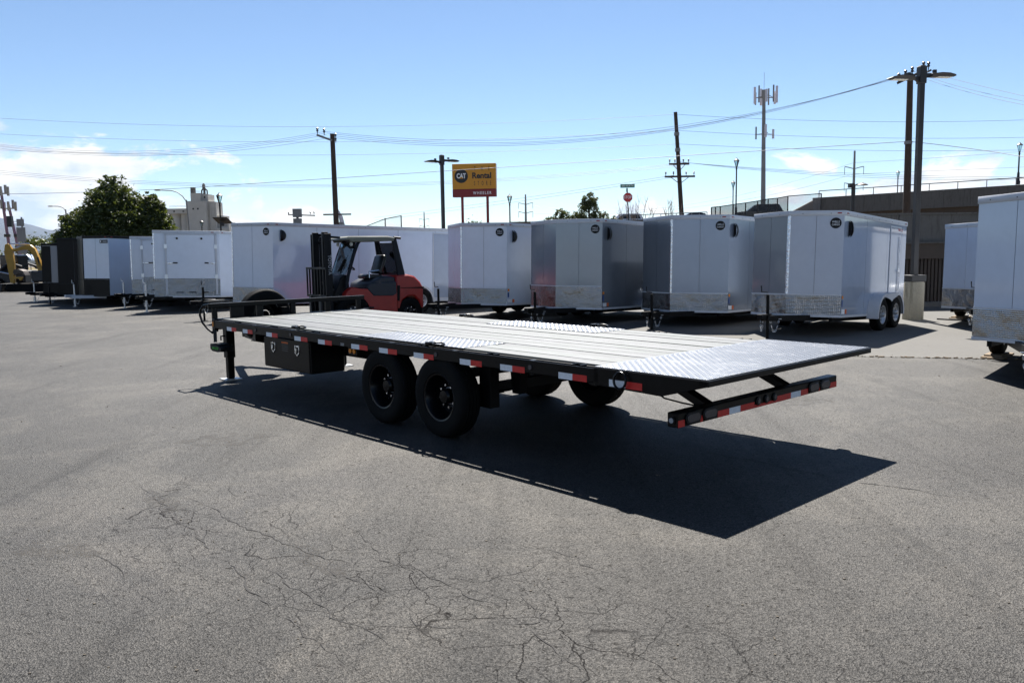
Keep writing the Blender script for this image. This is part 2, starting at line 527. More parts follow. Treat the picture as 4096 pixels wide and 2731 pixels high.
# ------------------------------------------------------------------ geometry helpers
class MB:
    """collects faces and links them as ONE mesh object"""
    def __init__(self):
        self.v = []
        self.f = []

    def add(self, vs, fs):
        o = len(self.v)
        self.v += [tuple(p) for p in vs]
        self.f += [tuple(i + o for i in q) for q in fs]
        return self

    def box(self, c, s, m=None):
        x, y, z = (a / 2 for a in s)
        vs = [Vector((i * x, j * y, k * z)) for k in (-1, 1) for j in (-1, 1) for i in (-1, 1)]
        if m is not None:
            vs = [m @ p for p in vs]
        c = Vector(c)
        self.add([p + c for p in vs], [(0, 2, 3, 1), (4, 5, 7, 6), (0, 1, 5, 4), (2, 6, 7, 3), (0, 4, 6, 2), (1, 3, 7, 5)])
        return self

    def span(self, a, b):
        a, b = Vector(a), Vector(b)
        return self.box((a + b) / 2, [abs(t) for t in (b - a)])

    def hexa(self, p):
        """eight corners: bottom four (ccw), top four"""
        self.add(p, [(3, 2, 1, 0), (4, 5, 6, 7), (0, 1, 5, 4), (1, 2, 6, 5), (2, 3, 7, 6), (3, 0, 4, 7)])
        return self

    def beam(self, a, b, w, h, up=(0, 0, 1)):
        a, b = Vector(a), Vector(b)
        d = (b - a).normalized()
        s = d.cross(Vector(up))
        if s.length < 1e-4:
            s = d.cross(Vector((1, 0, 0)))
        s.normalize()
        u = s.cross(d).normalized()
        s *= w / 2
        u *= h / 2
        self.hexa([a - s - u, a + s - u, b + s - u, b - s - u, a - s + u, a + s + u, b + s + u, b - s + u])
        return self

    def frame_of(self, d):
        d = Vector(d).normalized()
        x = d.cross(Vector((0, 0, 1)))
        if x.length < 1e-4:
            x = Vector((1, 0, 0))
        x.normalize()
        return x, d.cross(x).normalized()

    def cyl(self, a, b, r0, r1=None, n=16, caps=True):
        r1 = r0 if r1 is None else r1
        a, b = Vector(a), Vector(b)
        x, y = self.frame_of(b - a)
        vs = []
        for c, r in ((a, r0), (b, r1)):
            for i in range(n):
                t = 2 * math.pi * i / n
                vs.append(c + x * (r * math.cos(t)) + y * (r * math.sin(t)))
        fs = [(i, (i + 1) % n, n + (i + 1) % n, n + i) for i in range(n)]
        if caps:
            fs += [tuple(range(n - 1, -1, -1)), tuple(range(n, 2 * n))]
        self.add(vs, fs)
        return self

    def tube(self, pts, r, n=8, closed=False, caps=True):
        pts = [Vector(p) for p in pts]
        rs = r if isinstance(r, (list, tuple)) else [r] * len(pts)
        k = len(pts)
        vs = []
        prev = None
        for i, p in enumerate(pts):
            if closed:
                d = pts[(i + 1) % k] - pts[i - 1]
            else:
                d = pts[min(i + 1, k - 1)] - pts[max(i - 1, 0)]
            if prev is None:
                x, y = self.frame_of(d)
            else:
                d.normalize()
                x = (prev - d * prev.dot(d))
                if x.length < 1e-5:
                    x, y = self.frame_of(d)
                x.normalize()
                y = d.cross(x).normalized()
            prev = x
            for j in range(n):
                t = 2 * math.pi * j / n
                vs.append(p + x * (rs[i] * math.cos(t)) + y * (rs[i] * math.sin(t)))
        fs = []
        for i in range(k if closed else k - 1):
            a, b = i * n, ((i + 1) % k) * n
            fs += [(a + j, a + (j + 1) % n, b + (j + 1) % n, b + j) for j in range(n)]
        if caps and not closed:
            fs += [tuple(range(n - 1, -1, -1)), tuple(range((k - 1) * n, k * n))]
        self.add(vs, fs)
        return self

    def lathe(self, prof, c, axis, n=32, closed=False):
        """prof: (radius, along axis)"""
        c = Vector(c)
        d = Vector(axis).normalized()
        x, y = self.frame_of(d)
        vs = []
        for r, h in prof:
            for i in range(n):
                t = 2 * math.pi * i / n
                vs.append(c + d * h + x * (r * math.cos(t)) + y * (r * math.sin(t)))
        fs = []
        k = len(prof)
        for q in range(k if closed else k - 1):
            a, b = q * n, ((q + 1) % k) * n
            fs += [(a + i, a + (i + 1) % n, b + (i + 1) % n, b + i) for i in range(n)]
        self.add(vs, fs)
        return self

    def prism(self, poly, z0, z1):
        """poly: 2-D points, extruded in z"""
        n = len(poly)
        vs = [(p[0], p[1], z0) for p in poly] + [(p[0], p[1], z1) for p in poly]
        self.add(vs, [tuple(range(n - 1, -1, -1)), tuple(range(n, 2 * n))] + [(i, (i + 1) % n, n + (i + 1) % n, n + i) for i in range(n)])
        return self

    def slab(self, poly, y0, y1):
        """poly: (x, z) points, extruded along y"""
        n = len(poly)
        vs = [(p[0], y0, p[1]) for p in poly] + [(p[0], y1, p[1]) for p in poly]
        self.add(vs, [tuple(range(n)), tuple(range(2 * n - 1, n - 1, -1))] + [(i, n + i, n + (i + 1) % n, (i + 1) % n) for i in range(n)])
        return self

    def ring(self, outer, inner, z0, z1):
        n = len(outer)
        vs = [(p[0], p[1], z) for z in (z0, z1) for q in (outer, inner) for p in q]
        fs = []
        for i in range(n):
            j = (i + 1) % n
            fs += [(i, j, 2 * n + j, 2 * n + i), (n + j, n + i, 3 * n + i, 3 * n + j), (2 * n + i, 2 * n + j, 3 * n + j, 3 * n + i), (j, i, n + i, n + j)]
        self.add(vs, fs)
        return self

    def ball(self, c, r, n=12, m=8):
        rx, ry, rz = r if isinstance(r, (tuple, list)) else (r, r, r)
        c = Vector(c)
        vs = [c + Vector((0, 0, rz))]
        for i in range(1, m):
            t = math.pi * i / m
            for j in range(n):
                a = 2 * math.pi * j / n
                vs.append(c + Vector((rx * math.sin(t) * math.cos(a), ry * math.sin(t) * math.sin(a), rz * math.cos(t))))
        vs.append(c - Vector((0, 0, rz)))
        fs = [(0, 1 + j, 1 + (j + 1) % n) for j in range(n)]
        for i in range(m - 2):
            a, b = 1 + i * n, 1 + (i + 1) * n
            fs += [(a + j, b + j, b + (j + 1) % n, a + (j + 1) % n) for j in range(n)]
        e = len(vs) - 1
        a = 1 + (m - 2) * n
        fs += [(e, a + (j + 1) % n, a + j) for j in range(n)]
        self.add(vs, fs)
        return self

    def map(self, fn):
        self.v = [tuple(fn(Vector(p))) for p in self.v]
        return self

    def mesh(self, name, mat, smooth=35, bevel=0.0):
        me = bpy.data.meshes.new(name)
        me.from_pydata(self.v, [], self.f)
        bm = bmesh.new()
        bm.from_mesh(me)
        if smooth is not None:
            bmesh.ops.recalc_face_normals(bm, faces=bm.faces)
        if bevel:
            ed = [e for e in bm.edges if len(e.link_faces) == 2 and e.calc_face_angle(0) > R(40)]
            bmesh.ops.bevel(bm, geom=ed, offset=bevel, segments=1, profile=0.5, affect='EDGES', clamp_overlap=True)
        bm.to_mesh(me)
        bm.free()
        me.materials.append(MATS[mat])
        if smooth:
            me.polygons.foreach_set('use_smooth', [True] * len(me.polygons))
            me.set_sharp_from_angle(angle=R(smooth))
        return me

    def build(self, name, mat, parent=None, smooth=35, bevel=0.0):
        me = self.mesh(name, mat, smooth, bevel)
        return put(name, me, parent)


def put(name, me, parent=None):
    o = bpy.data.objects.new(name, me)
    COL.objects.link(o)
    if parent is not None:
        o.parent = parent
    return o


def tag(o, label, cat, group=None):
    o['label'] = label
    o['category'] = cat
    if group:
        o['group'] = group
    return o


def thing(name, label, cat, loc=(0, 0, 0), rz=0.0, group=None):
    o = bpy.data.objects.new(name, None)
    COL.objects.link(o)
    o.empty_display_size = 0.2
    o.location = loc
    o.rotation_euler = (0, 0, rz)
    return tag(o, label, cat, group)


def struct(o):
    o['kind'] = 'structure'
    return o


def copy_tree(o, parent=None):
    c = o.copy()
    COL.objects.link(c)
    if parent is not None:
        c.parent = parent
    for ch in list(o.children):
        copy_tree(ch, c)
    return c


def place(p, xdir, up=(0, 0, 1)):
    """matrix whose X runs along xdir, Z = face normal, Y = up-ish (for lettering)"""
    x = Vector(xdir).normalized()
    u = Vector(up).normalized()
    n = x.cross(u).normalized()
    y = n.cross(x).normalized()
    m = Matrix((x, y, n)).transposed().to_4x4()
    m.translation = Vector(p)
    return m


def lettering(name, s, size, mat, parent, m, squeeze=1.0, bold=0.0, align='CENTER', space=1.0, depth=0.002):
    cu = bpy.data.curves.new(name, 'FONT')
    cu.body = s
    cu.size = size
    cu.align_x = align
    cu.align_y = 'CENTER'
    cu.extrude = depth
    cu.offset = bold
    cu.space_character = space
    cu.resolution_u = 3
    ob = bpy.data.objects.new(name, cu)
    COL.objects.link(ob)
    dg = bpy.context.evaluated_depsgraph_get()
    me = bpy.data.meshes.new_from_object(ob.evaluated_get(dg))
    bpy.data.objects.remove(ob)
    bpy.data.curves.remove(cu)
    me.transform(m @ Matrix.Diagonal((squeeze, 1, 1, 1)))
    me.materials.clear()
    me.materials.append(MATS[mat])
    return put(name, me, parent)


def offset_poly(poly, d):
    """outward offset of a counter-clockwise convex polygon"""
    n = len(poly)
    out = []
    for i in range(n):
        p, a, b = Vector(poly[i]), Vector(poly[i - 1]), Vector(poly[(i + 1) % n])
        e1, e2 = (p - a).normalized(), (b - p).normalized()
        n1, n2 = Vector((e1.y, -e1.x)), Vector((e2.y, -e2.x))
        k = (n1 + n2)
        k = k / max(0.2, (1 + n1.dot(n2)))
        out.append(tuple(p + k * d))
    return out


def quad_curve(a, m, b, n=24):
    """parabola through three points"""
    a, m, b = Vector(a), Vector(m), Vector(b)
    t0 = (m - a).length / ((m - a).length + (b - m).length)
    out = []
    for i in range(n + 1):
        t = i / n
        la = (t - t0) * (t - 1) / (t0)
        lm = t * (t - 1) / (t0 * (t0 - 1))
        lb = t * (t - t0) / (1 - t0)
        out.append(a * la + m * lm + b * lb)
    return out


def tyre_profile(r, w, ri):
    h = w / 2
    return [(ri, -h * 0.80), (ri + 0.012, -h * 0.93), ((r + ri) / 2, -h), (r - 0.035, -h * 0.97), (r - 0.008, -h * 0.82), (r, -h * 0.60),
            (r, -h * 0.42), (r - 0.009, -h * 0.40), (r - 0.009, -h * 0.34), (r, -h * 0.32), (r, -h * 0.06), (r - 0.009, -h * 0.04),
            (r - 0.009, h * 0.04), (r, h * 0.06), (r, h * 0.32), (r - 0.009, h * 0.34), (r - 0.009, h * 0.40), (r, h * 0.42),
            (r, h * 0.60), (r - 0.008, h * 0.82), (r - 0.035, h * 0.97), ((r + ri) / 2, h), (ri + 0.012, h * 0.93), (ri, h * 0.80)]


def wheel(parent, c, axis, r, w, ri, dish, rim_mat, lugs=8, holes=8, name='wheel', hub=0.07):
    """tyre + dished rim; axis points outwards"""
    c = Vector(c)
    ax = Vector(axis).normalized()
    t = MB().lathe(tyre_profile(r, w, ri), c, ax, 40)
    wh = t.build(name, 'rubber', parent, 40)
    h = w / 2
    rim = MB().lathe([(ri + 0.012, h * 0.84), (ri + 0.004, h * 0.90), (ri - 0.012, h * 0.86), (ri - 0.03, h * 0.55), (ri - 0.045, h - dish * 0.75), (ri - 0.06, h - dish),
                      (ri * 0.62, h - dish), (ri * 0.48, h - dish + 0.012), (hub + 0.012, h - dish + 0.012)], c, ax, 32)
    rim.lathe([(ri + 0.008, -h * 0.84), (ri - 0.02, -h * 0.86), (ri - 0.05, -h * 0.3), (ri - 0.058, h - dish - 0.01)], c, ax, 32)
    rim.build('rim', rim_mat, wh, 30)
    x, y = rim.frame_of(ax)
    if holes:
        hm = MB()
        for i in range(holes):
            a = 2 * math.pi * (i + 0.5) / holes
            p = c + ax * (h - dish + 0.006) + (x * math.cos(a) + y * math.sin(a)) * (ri * 0.70)
            hm.cyl(p - ax * 0.01, p + ax * 0.002, ri * 0.10, n=10)
        hm.build('vent_hole', 'frame_black', wh)
    hb = MB().lathe([(hub, h - dish), (hub, h - dish + 0.075), (hub * 0.8, h - dish + 0.095), (0.002, h - dish + 0.10)], c, ax, 16)
    hb.build('hub', 'rim_black' if rim_mat == 'rim_black' else 'galvanised', wh)
    for i in range(lugs):
        a = 2 * math.pi * (i + 0.25) / lugs
        p = c + ax * (h - dish + 0.012) + (x * math.cos(a) + y * math.sin(a)) * (hub + 0.036)
        MB().cyl(p, p + ax * 0.038, 0.0125, n=6).build('lug_nut', 'chrome', wh)
    return wh


# ------------------------------------------------------------------ the ground
def sheet(name, poly, z, mat, thick=0.0):
    n = len(poly)
    b = MB()
    b.add([(p[0], p[1], z) for p in poly], [tuple(range(n))])
    return struct(b.build(name, mat, None, None))


big = [(9500 * math.cos(2 * math.pi * i / 48), 9500 * math.sin(2 * math.pi * i / 48)) for i in range(48)]
sheet('ground', big, -0.03, 'dry_earth')
lot = sheet('asphalt_lot', [(-75, -40), (60, -40), (60, 24.2), (20, 24.2), (12, 44), (-75, 66)], 0.0, 'asphalt')
apron = sheet('concrete_apron', [(-1.5, 15.55), (5.36, 13.53), (7.98, 12.76), (30, 6.3), (58, 3), (58, 24.1), (19.9, 24.1), (12, 42), (5.5, 42)], 0.004, 'apron_concrete')
sheet('road', [(-150, 70), (16, 74), (16, 100), (-150, 100)], -0.02, 'asphalt')

# raised approach road on the right, held by walls
s = MB()
ez = lambda x: 3.70 + 0.028 * x
ep = [(0.8, 70.4), (20.8, 70.4), (90, 66.4), (90, 140), (20.8, 140), (0.8, 140)]
s.add([(x, y, -0.02) for x, y in ep] + [(x, y, ez(x)) for x, y in ep], [(0, 1, 7, 6), (1, 2, 8, 7), (2, 3, 9, 8), (3, 4, 10, 9), (4, 5, 11, 10), (5, 0, 6, 11), (6, 7, 10, 11), (7, 8, 9, 10)])
struct(s.build('approach_embankment', 'wall_concrete'))

# long open cracks, jagged ribbons a hair above the asphalt
def crack(pts, w, seed):
    r = random.Random(seed)
    path = []
    for i in range(len(pts) - 1):
        a, b = Vector((*pts[i], 0)), Vector((*pts[i + 1], 0))
        n = max(2, int((b - a).length / 0.05))
        side = Vector((-(b - a).y, (b - a).x, 0)).normalized()
        off = 0
        for k in range(n):
            off = off * 0.78 + r.uniform(-0.020, 0.020)
            path.append(a.lerp(b, k / n) + side * off)
    path.append(Vector((*pts[-1], 0)))
    b = MB()
    vs = []
    m = len(path)
    for i, p in enumerate(path):
        d = path[min(i + 1, m - 1)] - path[max(i - 1, 0)]
        sd = Vector((-d.y, d.x, 0)).normalized()
        ww = w * 0.8 * max(0.0, 0.25 + 1.1 * r.random() - (0.9 if math.sin(i * .31 + seed) + math.sin(i * .113 + seed * 2) < -1.05 else 0)) * min(1, 0.15 + 3.0 * min(i, m - 1 - i) / m)
        vs += [tuple(p + sd * ww + Vector((0, 0, 0.003))), tuple(p - sd * ww + Vector((0, 0, 0.003)))]
    b.add(vs, [(2 * i, 2 * i + 1, 2 * i + 3, 2 * i + 2) for i in range(m - 1)])
    return b.build('crack', 'crack_tar', lot, None)


CRACKS = [
    ([(-3.269, 6.781), (-2.376, 5.612), (-1.770, 4.780), (-1.315, 4.156), (-0.968, 3.697), (-0.749, 3.477), (-0.600, 3.312)], 0.0055),
    ([(-2.606, 6.134), (-2.308, 5.898), (-1.948, 5.484), (-1.752, 5.296), (-1.338, 4.908), (-1.081, 4.712), (-0.802, 4.546), (-0.529, 4.528)], 0.0045),
    ([(-1.081, 4.712), (-1.002, 4.445), (-0.800, 4.367), (-0.710, 4.230), (-0.630, 4.179)], 0.004),
    ([(-1.557, 4.723), (-1.330, 4.493), (-1.177, 4.280), (-0.917, 3.949), (-0.744, 3.819), (-0.587, 3.655), (-0.468, 3.631)], 0.004),
    ([(-1.089, 5.291), (-0.876, 4.998), (-0.798, 4.700), (-0.514, 4.524), (-0.373, 4.351), (-0.240, 4.149), (-0.082, 4.051), (0.059, 4.061), (0.158, 3.983), (0.278, 3.894), (0.346, 3.836)], 0.0045),
    ([(0.024, 4.302), (0.054, 4.107), (0.158, 3.983), (0.116, 3.844), (0.030, 3.820), (-0.199, 3.801), (-0.492, 3.837), (-0.532, 3.964), (-0.384, 4.002), (-0.328, 4.105)], 0.004),
    ([(0.065, 3.739), (0.152, 3.588), (0.252, 3.403), (0.336, 3.273)], 0.006),
    ([(0.031, 4.982), (0.211, 4.822), (0.396, 4.692), (0.411, 4.536), (0.576, 4.384), (0.724, 4.276)], 0.0035),
    ([(-0.404, 4.568), (-0.364, 4.420), (-0.195, 4.344), (0.026, 4.477), (0.188, 4.660)], 0.0035),
    ([(-2.740, 5.124), (-2.473, 4.808), (-2.143, 4.418), (-1.861, 4.084)], 0.004),
    ([(1.305, 7.736), (1.838, 7.025), (2.629, 6.160), (3.005, 5.877), (3.484, 5.497)], 0.008),
    ([(2.207, 6.324), (1.831, 5.693), (2.054, 5.623)], 0.003),
]
for i, (pts, w) in enumerate(CRACKS):
    crack(pts, w, 40 + i)

# weeds and grit along the joint between asphalt and concrete
j = MB()
r_ = random.Random(3)
for i in range(420):
    t = r_.random()
    p = Vector((2.0, 14.52, 0)).lerp(Vector((9.4, 12.35, 0)), t)
    k = r_.uniform(0.004, 0.016)
    q = p + Vector((r_.gauss(0, .02), r_.gauss(0, .03), 0))
    j.box((q.x, q.y, 0.008 + k / 3), (k * r_.uniform(1, 4), k, k), Matrix.Rotation(r_.uniform(0, 3), 3, 'Z'))
g = j.build('joint_grit', 'timber_block', None, None)
g['kind'] = 'stuff'
tag(g, 'line of grit and dead weeds in the joint between asphalt and concrete', 'grit')

# loose stones scattered over the lot
j = MB()
for i in range(260):
    d = 2.2 + 16 * r_.random() ** 1.6
    a = R(r_.uniform(-36, 36))
    k = r_.uniform(0.003, 0.007) * (1 + d / 20)
    c = Vector((d * math.sin(a), d * math.cos(a), k * 0.3))
    j.ball(c, (k * r_.uniform(.7, 1.3), k * r_.uniform(.7, 1.3), k * .6), 5, 3)
g = j.build('loose_stones', 'dry_earth', None, None)
g['kind'] = 'stuff'
tag(g, 'small loose stones scattered on the asphalt lot', 'gravel')

# oil stains, faint, as thin irregular films
def stain(c, rx, ry, rot, seed):
    r = random.Random(seed)
    ph = [r.uniform(0, 6.28) for _ in range(4)]
    vs = []
    for i in range(48):
        t = 2 * math.pi * i / 48
        k = 1 + .18 * math.sin(2 * t + ph[0]) + .14 * math.sin(5 * t + ph[1]) + .10 * math.sin(11 * t + ph[2])
        x, y = rx * k * math.cos(t), ry * k * math.sin(t)
        vs.append((c[0] + x * math.cos(rot) - y * math.sin(rot), c[1] + x * math.sin(rot) + y * math.cos(rot), 0.0022))
    MB().add(vs, [tuple(range(48))]).build('oil_stain', 'oil_film', lot, None)


def mat_film():
    t = NT('oil_film')
    p = t.obj()
    t.b.inputs['Base Color'].default_value = (0.035, 0.030, 0.025, 1)
    t.b.inputs['Roughness'].default_value = 0.8
    tr = t.n('BsdfTransparent')
    ms = t.n('MixShader')
    t.l(t.math('MULTIPLY', t.ramp(t.noise(5.0, 6, 0.75, p), [(0.45, (0, 0, 0)), (0.75, (1, 1, 1))]), 0.8), ms.inputs[0])
    t.l(tr.outputs[0], ms.inputs[1])
    t.l(t.b.outputs[0], ms.inputs[2])
    t.l(ms.outputs[0], t.o.inputs[0])
    MATS['oil_film'] = t.m


mat_film()
for c, rx, ry, rot, sd in [((-2.571, 5.911), .34, .10, -0.9, 1), ((-2.837, 4.950), .28, .14, -.5, 2), ((-1.210, 4.757), .30, .12, -.8, 3), ((3.257, 9.648), .5, .3, 0.2, 5), ((-2.834, 7.958), .5, .25, .1, 6)]:
    stain(c, rx, ry, rot, sd)

# ------------------------------------------------------------------ walls and ramps on the right
def wall_run(name, label, parts, cat='wall'):
    t = thing(name, label, cat, parts[0][1][0][:2] + (0,))
    ox, oy = parts[0][1][0][:2]
    for nm, (a, b), z0a, z1a, z0b, z1b, th, mat in parts:
        a, b = Vector((a[0] - ox, a[1] - oy, 0)), Vector((b[0] - ox, b[1] - oy, 0))
        d = (b - a).normalized()
        n = Vector((-d.y, d.x, 0)) * th
        up = Vector((0, 0, 1))
        MB().hexa([a + up * z0a, b + up * z0b, b + n + up * z0b, a + n + up * z0a, a + up * z1a, b + up * z1b, b + n + up * z1b, a + n + up * z1a]).build(nm, mat, t, None)
    return t


def panels(nm, a, b, z0a, z1a, z0b, z1b, th, mat, n, gap=0.012):
    out = []
    for i in range(n):
        f0, f1 = i / n + gap / 2 / n, (i + 1) / n - gap / 2 / n
        l = lambda u, v, f: u + (v - u) * f
        out.append((nm, ((l(a[0], b[0], f0), l(a[1], b[1], f0)), (l(a[0], b[0], f1), l(a[1], b[1], f1))), l(z0a, z0b, f0), l(z1a, z1b, f0), l(z0a, z0b, f1), l(z1a, z1b, f1), th, mat))
    return out


# near retaining wall: ribbed brown base, ledge band, grey upper panels
base = []
A, B = (9.0, 24.6), (32.0, 24.6)
base += panels('upper_panel', (A[0], 24.75), (B[0], 24.75), 1.88, 2.72, 1.88, 2.66, 0.3, 'wall_concrete', 9, 0.01)
base.append(('ledge_band', (A, B), 1.41, 1.86, 1.41, 1.86, 0.55, 'brown_concrete'))
base.append(('ledge_cap', ((A[0], 24.52), (B[0], 24.52)), 1.862, 1.90, 1.862, 1.90, 0.62, 'wall_concrete'))
base.append(('kerb', ((A[0], 24.3), (B[0], 24.3)), 0.0, 0.14, 0.0, 0.14, 0.3, 'wall_concrete'))
base.append(('cap', ((A[0], 24.70), (B[0], 24.70)), 2.722, 2.77, 2.662, 2.71, 0.42, 'wall_concrete'))
rw = wall_run('retaining_wall', 'low grey retaining wall with dark ribbed brown base behind the white trailers', base)
ribs = MB()
for i in range(150):
    x = 11.0 + i * 0.11
    ribs.span((x - A[0] + 0.005, 0.1, 0.02), (x - A[0] + 0.075, 0.16, 1.40))
ribs.span((0, 0.16, 0.0), (23, 0.4, 1.405))
ribs.map(lambda p: p - Vector((0, 24.75 - 24.6, 0)))
rb = ribs.build('ribbed_base', 'rib_brown' if 'rib_brown' in MATS else 'brown_concrete', rw, None)

# the ramp parapet far behind, climbing to the right
P0, P1 = (25.41, 70.00, 5.91), (43.03, 66.00, 6.60)
Q0, Q1 = (25.44, 70.00, 4.54), (43.11, 66.00, 5.08)
rp = panels('parapet_panel', P0, P1, Q0[2], P0[2], Q1[2], P1[2], 0.4, 'wall_concrete', 9, 0.008)
rp.append(('lower_wall', ((P0[0], P0[1] + 0.5), (P1[0], P1[1] + 0.5)), 0.0, Q0[2] + 0.2, 0.0, Q1[2] + 0.2, 0.4, 'brown_concrete'))  # shadow under the parapet overhang put into the brown colour
S0 = (23.61, 70.00, 4.77)
rp.append(('wing_wall', ((S0[0], 69.9), (P0[0] - 0.01, 69.95)), 0.0, S0[2], 0.0, S0[2] + 0.92, 0.35, 'brown_concrete'))
ramp = wall_run('ramp_parapet', 'grey concrete overpass parapet climbing behind the tall light pole, pipe rail on top', rp)
ox, oy = rp[0][1][0][:2]
rail = MB()
ln = []
for i in range(9):
    f = 0.03 + i / 8 * 0.94
    p = Vector(P0).lerp(Vector(P1), f) + Vector((-ox, 0.2 - oy, 0))
    rail.cyl(p - Vector((0, 0, .02)), p + Vector((0, 0, 0.55)), 0.035, n=6)
    ln.append(p + Vector((0, 0, 0.55)))
rail.tube(ln, 0.04, 6)
rail.build('pipe_rail', 'pole_grey', ramp)

# approach wall seen between the trailer roofs
W0, W1 = (-0.10, 70.00, 4.30), (24.35, 70.00, 4.35)
ap = wall_run('approach_wall', 'long low concrete wall along the raised street, behind the stop sign', panels('wall_panel', W0, W1, 0.0, W0[2], 0.0, W1[2], 0.35, 'wall_concrete', 10, 0.006))
rail = MB()
o0 = Vector((W0[0], W0[1], 0))
pts = []
for i in range(12):
    p = Vector((9.44, 70.00, 4.69)).lerp(Vector((16.57, 70.00, 4.88)), i / 11) - o0 + Vector((0, 0.17, 0))
    rail.cyl((p.x, p.y, W0[2] - .1), p, 0.03, n=6)
    pts.append(p)
rail.tube(pts, 0.035, 6)
rail.build('pipe_rail', 'pole_grey', ap)

# chain-link fence on the approach
fx = [(16.80, 69.60, 5.23), (17.14, 69.60, 5.26), (17.54, 69.60, 5.29), (18.63, 69.60, 5.44), (19.65, 69.60, 5.56), (20.65, 69.60, 5.70), (21.53, 69.60, 5.85), (22.30, 69.60, 5.91), (23.17, 69.60, 6.06), (25.95, 69.60, 6.23)]
cf = thing('chain_link_fence', 'dark chain link fence with posts stepping up beside the overpass wall', 'fence', (fx[0][0], fx[0][1], W0[2] - 0.3))
o0 = Vector((fx[0][0], fx[0][1], W0[2] - 0.3))
for p in fx:
    q = Vector(p) - o0
    MB().cyl((q.x, q.y, -0.6), q, 0.05, n=8).build('post', 'pole_bronze', cf)
MB().tube([Vector(p) - o0 for p in fx], 0.04, 6).build('top_rail', 'pole_bronze', cf)
for i in range(len(fx) - 1):
    a, b = Vector(fx[i]) - o0, Vector(fx[i + 1]) - o0
    MB().hexa([(a.x, a.y - .01, -.6), (b.x, b.y - .01, -.6), (b.x, b.y + .01, -.6), (a.x, a.y + .01, -.6), (a.x, a.y - .01, a.z), (b.x, b.y - .01, b.z), (b.x, b.y + .01, b.z), (a.x, a.y + .01, a.z)]).build('mesh_panel', 'chain_link' if i < 8 else 'chain_link_thin', cf, None)

# grassy bank and hills at the far left
gb = MB()
gb.add([(-140, 68, -0.02), (-34, 70, -0.02), (-34, 98, 0.55), (-140, 98, 0.55), (-34, 125, 0.55), (-140, 125, 0.55)], [(0, 1, 2, 3), (3, 2, 4, 5)])
struct(gb.build('grass_bank', 'dry_grass', None, None))
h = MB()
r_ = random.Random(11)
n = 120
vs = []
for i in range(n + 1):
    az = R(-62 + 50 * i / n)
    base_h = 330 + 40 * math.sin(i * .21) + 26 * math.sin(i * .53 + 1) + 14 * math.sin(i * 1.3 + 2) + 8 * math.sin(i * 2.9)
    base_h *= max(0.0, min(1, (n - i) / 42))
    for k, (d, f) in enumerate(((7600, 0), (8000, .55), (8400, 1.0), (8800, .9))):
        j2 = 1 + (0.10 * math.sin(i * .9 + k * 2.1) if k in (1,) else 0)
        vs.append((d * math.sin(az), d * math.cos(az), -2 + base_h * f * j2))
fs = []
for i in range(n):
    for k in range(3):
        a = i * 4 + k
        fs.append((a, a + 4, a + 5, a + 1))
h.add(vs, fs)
struct(h.build('hills', 'hill_haze_blue'))


# ------------------------------------------------------------------ the flatbed trailer
# local frame: x runs from the tail towards the tongue, y from the near side to the far side is negative... y = -b
FYAW = R(132.97)
flat = thing('flatbed_trailer', 'long black flatbed trailer with wooden deck and red and white reflective tape', 'trailer', (1.352, 5.65, 0), FYAW)
FW, FL = 2.59, 8.218
DK = 0.886                    # deck height at the tail
SL_ = 0.0030                  # slight rise towards the tongue


def F(x, b, z):               # b = distance across from the near side
    return Vector((x, -b, z + SL_ * x))


def fb(m, name, mat, parent=None, smooth=35, bevel=0.0):
    m.map(lambda p: F(*p))
    return m.build(name, mat, parent or flat, smooth, bevel)


# deck boards: one by one, three different crowns so joints read
bw_ = [.19, .205, .185, .20, .21, .188, .198, .204, .186, .202, .194, .198]
bx_ = [0.115 + sum(bw_[:i]) * 2.36 / sum(bw_) for i in range(13)]
board_gaps = [0.012, 0.008, 0.018, 0.009, 0.022, 0.008, 0.016, 0.009, 0.020, 0.008, 0.018, 0.010]
rb_ = random.Random(5)
for i in range(12):
    b0 = bx_[i] + board_gaps[i] / 2
    b1 = bx_[i + 1] - board_gaps[(i + 1) % 12] / 2
    dz = rb_.uniform(-0.003, 0.002)
    segs = [(1.055, 8.13)]
    if i in (0, 1, 2, 9, 10, 11):
        segs = [(1.055, 2.775), (4.605, 8.13)]
        if i in (2, 9):
            b_in = 0.655 if i == 2 else 1.995
            # the board beside a wheel plate is ripped lengthwise
            m = MB()
            if i == 2 and b1 - b_in > 0.02:
                m.span((2.775, b_in + 0.004, DK - 0.045), (4.605, b1, DK + dz))
                fb(m, 'deck_board', 'weathered_deck_board', bevel=0.003)
            if i == 9 and b_in - b0 > 0.02:
                m.span((2.775, b0, DK - 0.045), (4.605, b_in - 0.004, DK + dz))
                fb(m, 'deck_board', 'weathered_deck_board', bevel=0.003)
    for (x0, x1) in segs:
        m = MB()
        n = 8
        for k in range(1):
            m.span((x0 + rb_.uniform(0, .003), b0, DK - 0.045), (x1, b1, DK + dz))
        fb(m, 'deck_board', 'weathered_deck_board', bevel=0.003)


